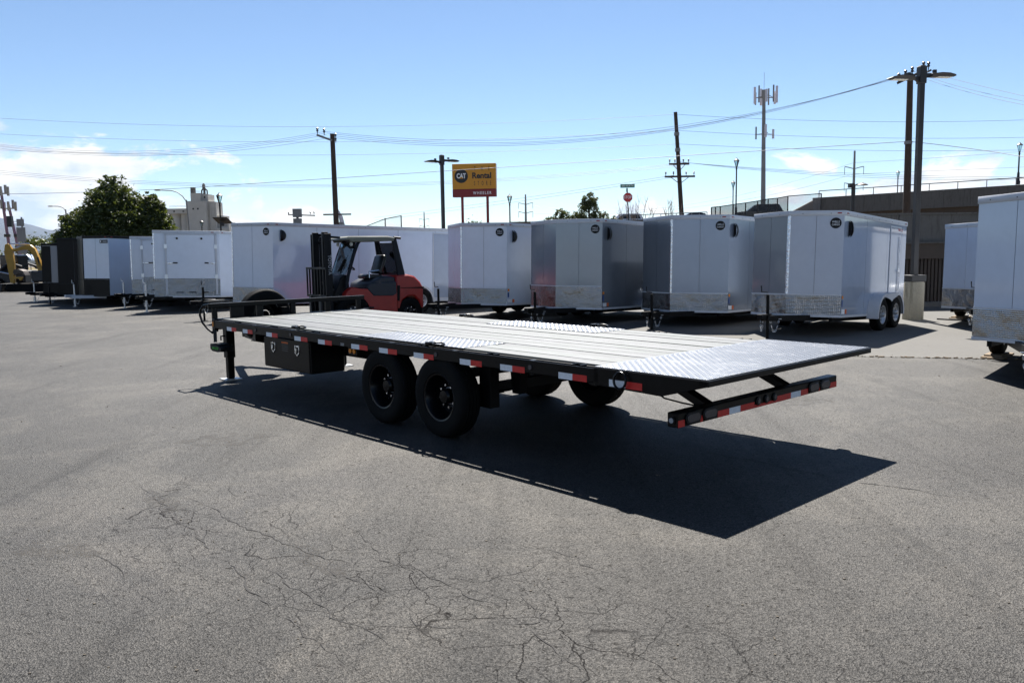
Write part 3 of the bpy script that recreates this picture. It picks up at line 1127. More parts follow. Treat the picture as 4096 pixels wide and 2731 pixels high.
def tread(name, x0, x1, b0, b1, z, pitch=0.036, tail=False):
    """steel plate with raised bars, alternate bars at right angles"""
    zf = (lambda x: z) if not tail else (lambda x: z - 0.0)
    p = MB().span((x0, b0, z - 0.006), (x1, b1, z))
    pl = fb(p, name, 'deck_tread_steel')
    t = MB()
    nx, nb = int((x1 - x0) / pitch), int((b1 - b0) / pitch)
    l, w, h = 0.0165, 0.0055, 0.0030
    for i in range(nx):
        for k in range(nb):
            cx, cb = x0 + (i + .5) * pitch, b0 + (k + .5) * pitch
            s = 1 if (i + k) % 2 else -1
            c, q = 0.7071, 0.7071 * s
            ux, ub = c * l, q * l
            vx, vb = -q * w, c * w
            t.add([(cx - ux, cb - ub, z), (cx + vx, cb + vb, z), (cx + ux, cb + ub, z), (cx - vx, cb - vb, z), (cx - ux * .55, cb - ub * .55, z + h), (cx + ux * .55, cb + ub * .55, z + h)],
                  [(0, 4, 1), (4, 5, 2, 1), (0, 3, 4), (3, 2, 5, 4)])
    tb = fb(t, 'tread_bars', 'deck_tread_steel', pl, None)
    tb['kind'] = 'stuff'
    return pl


tread('tail_plate', 0.012, 1.05, 0.012, 2.578, DK + 0.004)
tread('wheel_plate', 2.78, 4.60, 0.105, 0.65, DK + 0.004)
tread('wheel_plate', 2.78, 4.60, 2.0, 2.52, DK + 0.004)

# tail: wedge-shaped dovetail frame below the plate
tail_side = [(0.0, DK - 0.045), (0.0, DK - 0.004), (1.05, DK - 0.004), (1.05, 0.745), (0.40, 0.728)]
for b0 in (0.0, FW - 0.09):
    m = MB().slab(tail_side, b0, b0 + 0.09)
    fb(m, 'tail_side_frame', 'black_steel', bevel=0.004)
m = MB().span((-0.006, 0.0, DK - 0.047), (0.07, FW, DK - 0.003))
fb(m, 'tail_edge', 'black_steel', bevel=0.004)
for k in range(5):
    b = 0.35 + k * 0.47
    m = MB().slab([(0.06, DK - 0.05), (0.06, DK - 0.006), (1.05, DK - 0.006), (1.05, 0.80), (0.45, 0.80)], b, b + 0.05)
    fb(m, 'tail_rib', 'frame_black')

fb(MB().span((0.98, 0.10, 0.80), (1.12, FW - .10, DK - 0.05)), 'tail_gap_filler', 'frame_black')  # unseen filler beam, added to stop sun leaking through the deck gap
# side rails: outer channel, rub rail, stake pockets and spacers
for side in (0, 1):
    B = (lambda b: b) if side == 0 else (lambda b: FW - b)
    m = MB()
    m.span((1.06, B(0.085), 0.745), (8.15, B(0.112), 0.872))
    fb(m, 'side_channel', 'frame_black', bevel=0.003)
    m = MB().span((1.0, B(0.0), 0.766), (8.12, B(0.012), 0.874))
    fb(m, 'rub_rail', 'black_steel', bevel=0.003)
    m = MB().span((1.0, B(0.012), 0.752), (8.12, B(0.085), 0.766))
    for k in range(15):                       # the lower lip is open between the pockets
        pass
    xs = [1.25 + k * 0.522 for k in range(14)]
    for k, x in enumerate(xs):
        s_ = MB()
        if k % 2 == 0:
            s_.span((x - .055, B(0.012), 0.772), (x - .045, B(0.085), 0.884)).span((x + .045, B(0.012), 0.772), (x + .055, B(0.085), 0.884)).span((x - .045, B(0.078), 0.772), (x + .045, B(0.085), 0.884))
            fb(s_, 'stake_pocket', 'black_steel')
        else:
            s_.span((x - .02, B(0.012), 0.80), (x + .02, B(0.085), 0.872))
            fb(s_, 'rail_spacer', 'black_steel')

# front frame header
m = MB().span((8.13, 0.0, 0.74), (8.218, FW, DK + 0.006))
fb(m, 'front_header', 'black_steel', bevel=0.004)
# cross members and main beams
for k in range(13):
    x = 1.2 + k * 0.56
    fb(MB().span((x, 0.11, 0.775), (x + .05, FW - .11, DK - 0.047)), 'cross_member', 'frame_black')
for b in (0.80, 1.74):
    m = MB()
    m.slab([(1.25, .775), (8.6, .775), (8.6, .50), (5.0, .50), (4.3, .64), (1.25, .66)], b - .005, b + .005).slab([(8.6, .488), (8.6, .50), (5.0, .50), (5.0, .488)], b - .05, b + .05).slab([(1.25, .648), (1.25, .66), (4.3, .64), (4.3, .628)], b - .05, b + .05).span((1.25, b - .05, 0.762), (8.6, b + .05, 0.774))
    fb(m, 'main_beam', 'frame_black')

# reflective tape on the near rail (and its twin on the far rail)
TAPE = [(7.73, 7.44), (7.24, 6.96), (6.57, 6.27), (5.84, 5.53), (5.28, 4.98), (4.57, 4.25), (4.03, 3.71), (3.42, 3.10), (2.70, 2.39), (2.14, 1.83), (1.43, 1.12)]
for (x0, x1) in TAPE:
    xm = (x0 + x1) / 2
    fb(MB().span((xm, -0.0015, 0.755), (x0, 0.001, 0.808)), 'white_tape', 'tape_white', None, None)
    fb(MB().span((x1, -0.0015, 0.755), (xm, 0.001, 0.808)), 'red_tape', 'tape_red', None, None)
    fb(MB().span((xm, FW - .001, 0.755), (x0, FW + .0015, 0.808)), 'white_tape', 'tape_white', None, None)
    fb(MB().span((x1, FW - .001, 0.755), (xm, FW + .0015, 0.808)), 'red_tape', 'tape_red', None, None)
fb(MB().span((.73, -.0015, .75), (.89, .001, .805)), 'white_tape', 'tape_white', None, None)
fb(MB().span((.57, -.0015, .75), (.727, .001, .805)), 'red_tape', 'tape_red', None, None)
# small clearance lights on the rail
for x in (6.86, 5.93, 3.06, 1.76):
    m = MB().cyl((x, -0.010, 0.815), (x, 0.004, 0.815), 0.022, n=14)
    fb(m, 'clearance_light', 'lens_smoked')


def d_ring(x, b, z, lay):
    rt = MB()
    side = 1 if b < 1 else -1
    if lay:     # folded down on the deck edge
        rt.span((x - .035, b - .05, z), (x + .035, b + .045, z + .035))
        h = fb(rt, 'ring_bracket', 'black_steel', bevel=.008)
        pts = [(x - 0.05 + .02 - 0.11 + .062 * math.cos(t), b - .01 + .055 * math.sin(t) * 1.0, z + .025 + .008 * math.cos(t)) for t in [2 * math.pi * i / 20 for i in range(20)]]
    else:       # hangs down the outside
        rt.span((x - .05, b - .01, z - .01), (x + .05, b + .03, z + .028))
        h = fb(rt, 'ring_bracket', 'black_steel', bevel=.008)
        pts = [(x + .058 * math.cos(t), b - .026 + .006 * math.sin(t), z - .052 + .062 * math.sin(t)) for t in [2 * math.pi * i / 24 for i in range(24)]]
    r = MB().tube(pts, .0095, 8, True)
    fb(r, 'ring', 'black_steel', h)


d_ring(5.93, 0.075, 0.888, True)
d_ring(3.22, 0.06, 0.888, True)
d_ring(5.7, FW - .06, 0.888, True)
d_ring(3.26, FW - .06, 0.888, True)
d_ring(0.76, -0.004, 0.862, False)
d_ring(0.76, FW - 0.02, 0.862, False)

# front rail: low headboard bar on posts
HR = 1.085
fb(MB().span((8.235, -0.03, HR - 0.04), (8.295, FW - .03, HR + 0.022)), 'headboard_rail', 'black_steel', bevel=.005)
for b0, b1 in ((0.03, 0.10), (0.30, 0.50), (0.70, 0.80), (2.42, 2.49), (1.25, 1.33), (1.85, 1.93)):
    fb(MB().span((8.24, b0, 0.70), (8.29, b1, HR - 0.04)), 'headboard_post', 'black_steel', bevel=.004)
# curved grab handle at the near front corner
pts = [(8.27, 0.0, HR + .01), (8.40, -0.03, HR - .01), (8.47, -.05, HR - .07), (8.48, -.06, HR - .15), (8.42, -.05, HR - .26), (8.33, -.02, HR - .34), (8.25, 0.02, HR - .40)]
fb(MB().tube(pts, .016, 10), 'grab_handle', 'black_steel')
# amber corner marker
fb(MB().span((8.222, 0.005, 0.775), (8.232, 0.05, 0.86)), 'corner_marker', 'lens_amber')
fb(MB().span((8.165, -.004, 0.785), (8.205, 0.001, 0.85)), 'corner_marker', 'lens_amber')

# fold-out step
st = fb(MB().beam((8.20, 0.03, 0.74), (8.18, 0.02, 0.56), .045, .05), 'step_bracket', 'black_steel')
step = fb(MB().slab([(8.28, 0.53), (8.28, 0.46), (8.22, 0.435), (8.05, 0.43), (7.92, 0.445), (7.92, 0.505), (8.05, 0.53)], -0.02, 0.16), 'step', 'plastic_black', bevel=.006)
teeth = MB()
for k in range(9):
    teeth.span((8.0 + k * .03, -0.02, .529), (8.012 + k * .03, .16, .541))
fb(teeth, 'step_teeth', 'plastic_black', step)
lettering('step_lettering', 'MAX STEP', 0.052, 'decal_green', step, place(F(8.10, -0.0235, 0.48), (-1, 0, 0)), 0.85, 0.0012)

# toolbox under the near rail
tb = fb(MB().span((5.70, 0.13, 0.335), (6.90, 0.60, 0.735)), 'toolbox', 'black_steel', bevel=.008)
fb(MB().span((5.715, 0.118, 0.345), (6.885, 0.131, 0.728)), 'toolbox_lid', 'black_steel', tb, bevel=.005)


def shield(x, z, s=1.0):
    return [(x + .055 * s, z + .062 * s), (x - .055 * s, z + .062 * s), (x - .055 * s, z - .03 * s), (x, z - .075 * s), (x + .055 * s, z - .03 * s)]


for x in (6.62, 6.0):
    hd = fb(MB().slab(shield(x, .606), 0.108, 0.118), 'latch', 'chrome', tb, bevel=.002)
    fb(MB().slab(shield(x, .606, .72), 0.1065, 0.1085), 'latch_recess', 'plastic_black', tb)
    fb(MB().span((x - .008, 0.098, .585), (x + .022, .1066, .635)), 'latch_handle', 'chrome', tb)
fb(MB().span((6.235, .1165, .672), (6.405, .1182, .690)), 'warning_strip', 'decal_orange', tb, None)
for k in range(4):
    fb(MB().span((6.24, .1165, .652 - k * .026), (6.40, .1182, .662 - k * .026)), 'warning_line', 'decal_dim', tb, None)
# amber marker behind the box
mk = fb(MB().span((4.62, 0.10, 0.66), (4.80, 0.115, 0.745)), 'marker_mount', 'black_steel')
for x in (4.67, 4.75):
    fb(MB().cyl((x, 0.09, 0.705), (x, 0.10, 0.705), .026, n=14), 'marker_light', 'lens_amber', mk)
fb(MB().span((4.72, -0.0015, 0.79), (4.79, .001, .80)), 'decal', 'decal_grey', None, None)
fb(MB().span((4.72, -0.0015, 0.772), (4.79, .001, .782)), 'decal', 'decal_grey', None, None)

# drop-leg jacks at the front
for b in (0.30, 2.19):
    jk = fb(MB().span((8.30, b - .062, 0.30), (8.425, b + .062, 0.82)), 'jack', 'black_steel', bevel=.006)
    m = MB().span((8.318, b - .048, 0.02), (8.407, b + .048, 0.50))
    m.map(lambda p: Vector((p.x, -p.y, p.z)))
    m.build('jack_leg', 'black_steel', jk, bevel=.005)
    m = MB().span((8.24, -b - .12, 0.0), (8.485, -b + .12, 0.016))
    m.build('foot_plate', 'galvanised', jk)
    fb(MB().span((8.425, b - .09, 0.38), (8.445, b - .03, 0.50)), 'pin_bracket', 'black_steel', jk)
    fb(MB().tube([(8.36, b - .062, .62), (8.36, b - .12, .62), (8.36, b - .12, .56)], .012, 8), 'crank', 'black_steel', jk)
fb(MB().span((8.222, 0.25, 0.755), (8.30, FW - .25, 0.875)), 'jack_cross_tube', 'black_steel', bevel=.004)

# tongue, coupler and the upright spare wheel
for s in (-1, 1):
    fb(MB().beam((8.2, 1.295 + s * .62, .60), (9.75, 1.295 + s * .06, .50), .08, .15), 'tongue_beam', 'frame_black')
fb(MB().span((9.6, 1.235, .42), (9.95, 1.355, .60)), 'coupler', 'black_steel', bevel=.01)
fb(MB().span((8.45, 1.20, .48), (8.52, 1.30, .98)), 'spare_post', 'frame_black')
sp = F(8.66, 1.02, 0.86)
wheel(flat, sp, (1, 0, 0), 0.40, 0.235, 0.222, 0.14, 'rim_black', 8, 0, 'spare_wheel')

# running gear
AX = (3.08, 4.06)
for x in AX:
    fb(MB().span((x - .05, 0.25, .35), (x + .05, 2.34, .45)), 'axle', 'frame_black')
    for b, d in ((0.022 + .1175, 1), (2.36, -1)):
        c = Vector((x, -b, 0.398))
        wheel(flat, c, (0, d, 0), 0.398, 0.235, 0.232, 0.165, 'rim_black', 8, 0, 'wheel', 0.075)
for b in (0.62, 1.97):
    for x in (2.55, 3.57, 4.58):
        fb(MB().slab([(x - .09, .76), (x + .09, .76), (x + .05, .42), (x - .05, .42)], b - .05, b + .05), 'spring_hanger', 'frame_black')
    for x in AX:
        m = MB()
        pts = [(x - .46 + .92 * k / 10, .44 + .06 * (1 - ((k - 5) / 5) ** 2) * -1 + .02) for k in range(11)]
        for q in range(4):
            for k in range(q, 10 - q):
                m.beam((pts[k][0], b, pts[k][1] - .012 * q), (pts[k + 1][0], b, pts[k + 1][1] - .012 * q), .06, .010)
        fb(m, 'leaf_spring', 'frame_black')
fb(MB().span((2.62, .30, .30), (2.78, .42, .74)), 'mud_bracket', 'frame_black', bevel=.004)
for x0, x1 in ((2.50, 4.48),):
    fb(MB().span((x0, .14, .742), (x1, .60, .752)), 'wheel_cover', 'frame_black')

# rear light bar hung below the tail on two arms
bar = fb(MB().span((0.28, 0.045, 0.502), (0.375, 2.53, 0.612)), 'light_bar', 'black_steel', bevel=.007)
for b in (0.56, 1.76):
    m = MB().beam((0.36, b, .58), (0.80, b, .775), .10, .065, (0, 0, 1))
    fb(m, 'light_bar_arm', 'black_steel', bar, bevel=.004)
    fb(MB().span((.70, b - .10, .765), (.95, b + .10, .784)), 'arm_plate', 'black_steel', bar)


def stadium(c, hw, hh, n=8):
    out = []
    for s0, a0 in ((1, -90), (-1, 90)):
        for k in range(n + 1):
            t = R(a0 + 180 * k / n)
            out.append((c[0] + s0 * (hw - hh) + hh * math.cos(t), c[1] + hh * math.sin(t)))
    return out


def on_bar(poly, d0, d1, name, mat, par, **k):
    m = MB()
    n = len(poly)
    m.add([(0.28 - d1, p[0], p[1]) for p in poly] + [(0.28 - d0, p[0], p[1]) for p in poly], [tuple(range(n - 1, -1, -1)), tuple(range(n, 2 * n))] + [(i, (i + 1) % n, n + (i + 1) % n, n + i) for i in range(n)])
    return fb(m, name, mat, par, **k)


def rect(b0, b1, z0, z1):
    return [(b0, z0), (b1, z0), (b1, z1), (b0, z1)]


tz = (0.506, 0.557)
for b0, b1, c in ((.05, .13, 'red'), (.33, .36, 'red'), (.56, .72, 'red'), (.72, .88, 'white'), (.88, 1.09, 'red'), (1.45, 1.68, 'red'), (1.68, 1.85, 'white'), (1.85, 1.98, 'red'), (2.18, 2.20, 'red'), (2.39, 2.525, 'red')):
    on_bar(rect(b0, b1, *tz), -.001, .0015, c + '_tape', 'tape_' + c, bar, smooth=None)
on_bar(rect(1.09, 1.45, 0.506, 0.530), -.001, .0015, 'red_tape', 'tape_red', bar, smooth=None)
for b in (.23, .45, 2.08, 2.29):
    lt = on_bar(stadium((b, .558), .098, .047), 0, .012, 'tail_light', 'plastic_black', bar, bevel=.003)
    on_bar(stadium((b, .558), .080, .032), .010, .017, 'tail_light_lens', 'lens_smoked', bar, bevel=.003)
for b in (1.14, 1.27, 1.40):
    on_bar([(b + .036 * math.cos(t), .558 + .036 * math.sin(t)) for t in [2 * math.pi * k / 16 for k in range(16)]], 0, .012, 'centre_light', 'plastic_black', bar, bevel=.003)
    on_bar([(b + .022 * math.cos(t), .558 + .022 * math.sin(t)) for t in [2 * math.pi * k / 16 for k in range(16)]], .010, .017, 'centre_light_lens', 'lens_smoked', bar)
fb(MB().cyl((.33, .045, .555), (.33, .035, .555), .03, n=16), 'end_light', 'plastic_black', bar)
fb(MB().cyl((.33, .035, .555), (.33, .031, .555), .019, n=16), 'end_light_lens', 'decal_grey', bar)
fb(MB().tube([(.85, .42, .72), (.70, .45, .62), (.55, .47, .60), (.40, .48, .59)], .007, 6), 'light_cable', 'plastic_black', bar)


# ------------------------------------------------------------------ enclosed cargo trailers
def cargo(label, x, y, yaw, pitch, zb, h, w, nl, L, skin='white_panel', skin_left=None, group='enclosed cargo trailers in the row', guard=True, trim='trim_white', axle_x=None, tandem=True,
          badge='right', badge_dark=True, vent=True, low='tread_sheet', strip='chrome', wheel_r=0.34, tongue_mat='frame_black', jack_mat='frame_black', jack_off=0.95, seams=True, guard_h=0.44, name='cargo_trailer', seam_n=None, ramp=False, door_side=None, rim='rim_silver', blocks=False):
    t = thing(name, label, 'trailer', (x, y, 0), yaw, group)
    cp, sp_ = math.cos(pitch), math.sin(pitch)

    def T(p):
        return Vector((p[0] * cp + p[2] * sp_, p[1], zb - p[0] * sp_ + p[2] * cp))

    def bd(m, nm, mat, parent=None, smooth=35, bevel=0.0):
        m.map(T)
        return m.build(nm, mat, parent or t, smooth, bevel)
    hw = w / 2
    poly = [(-nl, 0), (0, -hw), (L, -hw), (L, hw), (0, hw)]
    core = offset_poly(poly, -0.012)
    body = bd(MB().prism(core, 0.0, h), 'body', 'grey_panel', bevel=0.0)
    edges = {'front_right': (0, 1), 'right': (1, 2), 'rear': (2, 3), 'left': (3, 4), 'front_left': (4, 0)}
    cnt = seam_n or {'front_right': 2, 'right': max(3, int(round(L / 1.22))), 'rear': 2, 'left': max(3, int(round(L / 1.22))), 'front_left': 2}
    inner = offset_poly(poly, -0.010)
    outer = offset_poly(poly, -0.004)
    for nm, (i, j) in edges.items():
        n = cnt[nm]
        a0, b0 = Vector(inner[i]), Vector(inner[j])
        a1, b1 = Vector(outer[i]), Vector(outer[j])
        z0 = guard_h if (guard and nm.startswith('front')) else 0.035
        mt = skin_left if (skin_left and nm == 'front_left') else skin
        for k in range(n):
            g = 0.0045 / max(0.1, (b0 - a0).length)
            f0, f1 = k / n + (g if k else 0), (k + 1) / n - (g if k < n - 1 else 0)
            p = [a0.lerp(b0, f0), a0.lerp(b0, f1), a1.lerp(b1, f1), a1.lerp(b1, f0)]
            m = MB().prism([tuple(q) for q in p], z0, h - 0.085)
            bd(m, 'panel', mt)
        if guard and nm.startswith('front'):
            o2 = offset_poly(poly, 0.0)
            p = [a0, b0, Vector(o2[j]), Vector(o2[i])]
            bd(MB().prism([tuple(q) for q in p], 0.03, guard_h - 0.002), 'stone_guard', low)
            # rivet line along the top of the guard
            q = MB()
            mid = offset_poly(poly, 0.003)
            q.prism([tuple(Vector(o2[i])), tuple(Vector(o2[j])), tuple(Vector(mid[j])), tuple(Vector(mid[i]))], guard_h - 0.02, guard_h + 0.006)
            bd(q, 'guard_trim', trim)
    tt = bd(MB().ring(offset_poly(poly, 0.012), offset_poly(poly, -0.03), h - 0.085, h + 0.012), 'top_trim', trim, bevel=0.004)
    bd(MB().ring(offset_poly(poly, 0.006), offset_poly(poly, -0.03), -0.012, 0.034), 'bottom_trim', trim)
    bd(MB().prism(offset_poly(poly, -0.031), h - 0.03, h + 0.006), 'roof', 'trim_white')
    # screws in the top trim
    scr = MB()
    op = offset_poly(poly, 0.013)
    for nm, (i, j) in edges.items():
        a, b = Vector(op[i]), Vector(op[j])
        n = max(2, int((b - a).length / 0.42))
        for k in range(n):
            p = a.lerp(b, (k + .5) / n)
            e = (b - a).normalized()
            nn = Vector((e.y, -e.x))
            scr.cyl((p.x, p.y, h - .045), (p.x + nn.x * .004, p.y + nn.y * .004, h - .045), .008, n=6)
    s = bd(scr, 'trim_screws', 'plastic_black', tt)
    s['kind'] = 'stuff'
    # nose strip
    if strip:
        tip = Vector((-nl, 0))
        e1 = (Vector(poly[1]) - tip).normalized()
        e2 = (Vector(poly[4]) - tip).normalized()
        fw_ = Vector((-1, 0)) * 0.008
        pp = [tip + fw_, tip + e1 * .034 + Vector((e1.y, -e1.x)) * .006, tip + e1 * .034, tip, tip + e2 * .034, tip + e2 * .034 + Vector((-e2.y, e2.x)) * .006]
        bd(MB().prism([tuple(q) for q in pp], 0.04 if not guard else guard_h, h - 0.088), 'nose_strip', strip)
    # marker lights on the trim
    ml = []
    e = (Vector(op[1]) - Vector(op[0])).normalized()
    for f in (0.9,):
        p = Vector(op[0]).lerp(Vector(op[1]), f)
        ml.append(MB().beam((p.x - e.x * .04, p.y - e.y * .04, h - .04), (p.x + e.x * .04, p.y + e.y * .04, h - .04), .02, .022))
    for p in ((0.12, -hw - .013), (L - .12, -hw - .013), (0.12, hw + .013), (L - .12, hw + .013)):
        ml.append(MB().box((p[0], p[1], h - .04), (.07, .02, .022)))
    for m in ml:
        bd(m, 'marker_light', 'lens_red', tt)
    # round maker's badge on the right-hand nose face
    if badge:
        a, b = Vector(op[0]), Vector(op[1])
        ee = (b - a).normalized()
        nn = Vector((ee.y, -ee.x))
        p = a.lerp(b, 0.84 if badge == 'right' else badge)
        c = Vector((p.x, p.y, h - 0.235))
        n3 = Vector((nn.x, nn.y, 0))
        bg = bd(MB().cyl(c - n3 * .012, c - n3 * .006, .106, n=28), 'badge', 'plastic_black' if badge_dark else 'letter_white')
        for s_, dz, sz in (('WELLS', .022, .056), ('CARGO', -.034, .050)):
            m = place((0, 0, 0), (ee.x, ee.y, 0))
            q = lettering('badge_lettering', s_, sz, 'letter_white' if badge_dark else 'letter_black', bg, place(c + Vector((0, 0, dz)) - n3 * .005, (ee.x, ee.y, 0)), 0.85, 0.0, depth=0.001)
            for vx in q.data.vertices:
                vx.co = T(vx.co)
    if vent:
        m = MB()
        for sgn in (-1,):
            c = Vector((0.30, sgn * hw, h - 0.34))
            pts = []
            vs = []
            n, k2 = 14, 6
            for a in range(k2 + 1):
                ph = math.pi / 2 * a / k2
                for q in range(n + 1):
                    th = math.pi * (-0.5 + q / n)
                    rr = .16
                    vs.append((c.x - .09 + rr * math.cos(th) * math.cos(ph) * 1.05, c.y + sgn * (.01 + .085 * math.sin(ph) * math.cos(th) ** .5), c.z + rr * math.sin(th)))
            fs = [(a * (n + 1) + q, a * (n + 1) + q + 1, (a + 1) * (n + 1) + q + 1, (a + 1) * (n + 1) + q) for a in range(k2) for q in range(n)]
            m.add(vs, fs)
            m.add([(c.x - .09, c.y + sgn * .01, c.z - .16), (c.x - .09, c.y + sgn * .01, c.z + .16), (c.x - .09, c.y + sgn * .07, c.z + .10), (c.x - .09, c.y + sgn * .07, c.z - .10)], [(0, 1, 2, 3)])
        bd(m, 'side_vent', 'plastic_black')
    # running gear
    ax = axle_x if axle_x is not None else L * 0.62
    axs = (ax - .42, ax + .42) if tandem else (ax,)
    gr = 0.05 if blocks else 0.0
    for xx in axs:
        for sgn in (-1, 1):
            wheel(t, Vector((xx, sgn * (hw + 0.10), wheel_r + gr)), (0, sgn, 0), wheel_r, 0.205, 0.195, 0.07, rim, 0, 8, 'wheel', .05)
        MB().cyl((xx, -hw, wheel_r + gr), (xx, hw, wheel_r + gr), .035, n=8).build('axle', 'frame_black', t)
    zt = wheel_r * 2 + 0.09 + gr
    for sgn in (-1, 1):
        fm = MB()
        x0, x1 = axs[0] - wheel_r - .09, axs[-1] + wheel_r + .09
        rad = wheel_r + .09
        path = []
        for k in range(9):
            tt_ = R(180 - 90 * k / 8)
            path.append((axs[0] + rad * math.cos(tt_), wheel_r + gr - .06 + (zt - wheel_r - gr + .06) * math.sin(tt_)))
        for k in range(9):
            tt_ = R(90 - 90 * k / 8)
            path.append((axs[-1] + rad * math.cos(tt_), wheel_r + gr - .06 + (zt - wheel_r - gr + .06) * math.sin(tt_)))
        ya, yb = sgn * (hw - .005), sgn * (hw + .235)
        vs = [(p[0], yy, p[1]) for p in path for yy in (ya, yb)]
        fm.add(vs, [(2 * k, 2 * k + 1, 2 * k + 3, 2 * k + 2) for k in range(len(path) - 1)])
        vs = [(p[0], yy, p[1] + .012) for p in path for yy in (ya, yb)]
        fm.add(vs, [(2 * k, 2 * k + 2, 2 * k + 3, 2 * k + 1) for k in range(len(path) - 1)])
        # outer lip with a dip between two wheels
        lip = []
        for k, p in enumerate(path):
            lip.append(p)
        n = len(path)
        vs = [(p[0], yb, p[1] + .012) for p in path] + [(axs[0] + (p[0] - axs[0]) * .86 if k < 9 else axs[-1] + (p[0] - axs[-1]) * .86, yb, wheel_r + gr - .06 + (p[1] - wheel_r - gr + .06) * .90) for k, p in enumerate(path)]
        fm.add(vs, [(k, k + 1, n + k + 1, n + k) for k in range(n - 1)])
        if tandem:
            xm = (axs[0] + axs[1]) / 2
            zi = wheel_r + gr - .06 + (zt - wheel_r - gr + .06) * .90
            fm.add([(axs[0], yb, zi), (axs[1], yb, zi), (xm + .10, yb, zt - .12), (xm, yb, zt - .17), (xm - .10, yb, zt - .12)], [(0, 1, 2, 3, 4)])
        fm.build('fender', 'trim_white' if skin in ('white_panel', 'pearl_panel') else 'trim_aluminium', t, 30)
    # chassis and tongue
    bd(MB().span((0.0, -hw * .82, -.10), (L, -hw * .82 + .06, -.013)).span((0.0, hw * .82 - .06, -.10), (L, hw * .82, -.013)), 'chassis_rail', 'frame_black')
    tipx = -nl - jack_off
    for sgn in (-1, 1):
        fx0 = 0.35
        bd(MB().beam((fx0, sgn * hw * .62, -.03), (tipx, sgn * .05, -.03), .06, .11), 'tongue_beam', tongue_mat)
    bd(MB().span((tipx - .22, -.055, -.05), (tipx + .16, .055, .05)), 'coupler', tongue_mat, bevel=.01)
    # jack: outer tube, leg on the ground, crank
    jx = tipx + .14
    o = T((jx, 0, -.02))
    jk = MB().cyl((o.x, 0, max(.12, o.z - .16)), (o.x, 0, o.z + .45), .031, n=12).build('jack', jack_mat, t)
    MB().cyl((o.x, 0, .012), (o.x, 0, o.z), .03, n=12).build('jack_leg', 'galvanised' if jack_mat != 'frame_black' else 'frame_black', jk)
    MB().cyl((o.x, 0, 0.0), (o.x, 0, .014), .09, n=12).build('jack_foot', 'galvanised' if jack_mat != 'frame_black' else 'frame_black', jk)
    MB().tube([(o.x, 0, o.z + .49), (o.x, .13, o.z + .50), (o.x, .14, o.z + .62)], .011, 6).build('crank', jack_mat, jk)
    ch = MB()
    for sgn in (-1, 1):
        pts = [T((tipx + .1 + .02 * k, sgn * (.07 + .018 * k), -.04 - .26 * math.sin(math.pi * min(1, k / 7)) * (1 if k < 9 else .4))) for k in range(9)]
        for k in range(len(pts) - 1):
            c = (pts[k] + pts[k + 1]) / 2
            d = (pts[k + 1] - pts[k])
            x_, y_ = ch.frame_of(d)
            dn = d.normalized()
            side = x_ if k % 2 else y_
            ring = [c + dn * (.030 * math.cos(a)) + side * (.014 * math.sin(a)) for a in [2 * math.pi * q / 8 for q in range(8)]]
            ch.tube(ring, .005, 5, True)
    cc = ch.build('safety_chain', 'galvanised', t)
    cc['kind'] = 'stuff'
    return t, bd, T


def panel_door(bd, x0, x1, hw, h, side=-1):
    y = side * (hw - .003)
    d = bd(MB().span((x0, y - .004 * -side, .10), (x1, y + .010 * side, h - .16)), 'door', 'pearl_panel', bevel=.004)
    fr = MB()
    yy = y + .012 * side
    fr.span((x0 - .03, y, .07), (x0, yy, h - .13)).span((x1, y, .07), (x1 + .03, yy, h - .13)).span((x0, y, h - .16), (x1, yy, h - .13)).span((x0, y, .07), (x1, yy, .10))
    bd(fr, 'door_frame', 'trim_white', d)
    bd(MB().cyl((x1 - .10, y + .03 * side, .25), (x1 - .10, y + .03 * side, h - .35), .012, n=8), 'door_bar', 'chrome', d)
    bd(MB().span((x1 - .2, y + .01 * side, .95), (x1 - .08, y + .045 * side, 1.0)), 'door_handle', 'chrome', d)


YW = R(49)
A_ = dict(group='enclosed cargo trailers parked in the angled row')
# nearest the flatbed's tail, then back along the row
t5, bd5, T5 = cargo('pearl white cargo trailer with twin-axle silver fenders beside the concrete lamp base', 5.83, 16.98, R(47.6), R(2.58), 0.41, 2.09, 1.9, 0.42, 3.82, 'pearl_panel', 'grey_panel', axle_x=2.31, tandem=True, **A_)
panel_door(bd5, 2.75, 3.4, .95, 2.09)
m = place((3.35, -.956, 1.90), (1, 0, 0))
q = lettering('lettering', 'FastTrac', .11, 'letter_red', t5, m, .8, .003)
for v in q.data.vertices:
    v.co = T5(v.co)
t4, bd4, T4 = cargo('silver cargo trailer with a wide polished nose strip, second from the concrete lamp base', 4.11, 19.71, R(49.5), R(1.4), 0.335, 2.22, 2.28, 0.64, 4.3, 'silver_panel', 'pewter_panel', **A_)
t3, bd3, T3 = cargo('pewter cargo trailer without a nose strip, third from the concrete lamp base', 1.34, 20.6, R(50.0), R(1.4), 0.385, 2.16, 2.19, 0.40, 4.3, 'pewter_panel', 'pewter_panel', strip=None, guard_h=.56, **A_)
t2, bd2, T2 = cargo('small white cargo trailer standing against the rear of the long white trailer', -0.94, 22.2, R(48.9), R(1.57), 0.42, 2.12, 2.17, 0.60, 4.3, 'white_panel', None, **A_)
t1, bd1, T1 = cargo('long white cargo trailer parked behind the red forklift', -7.3, 23.97, R(33.2), R(1.67), 0.47, 2.22, 2.56, 0.77, 7.6, 'white_panel', None, axle_x=4.05, tandem=True, wheel_r=.36, **A_)
panel_door(bd1, 5.0, 5.85, 1.28, 2.22)
r1, bdr1, Tr1 = cargo('white cargo trailer cut off by the picture edge, tyre on wooden blocks', 7.2, 10.74, R(48.8), R(1.85), 0.5, 1.94, 2.1, 0.70, 4.2, 'white_panel', None, axle_x=2.3, tandem=False, blocks=True, badge=None, **A_)
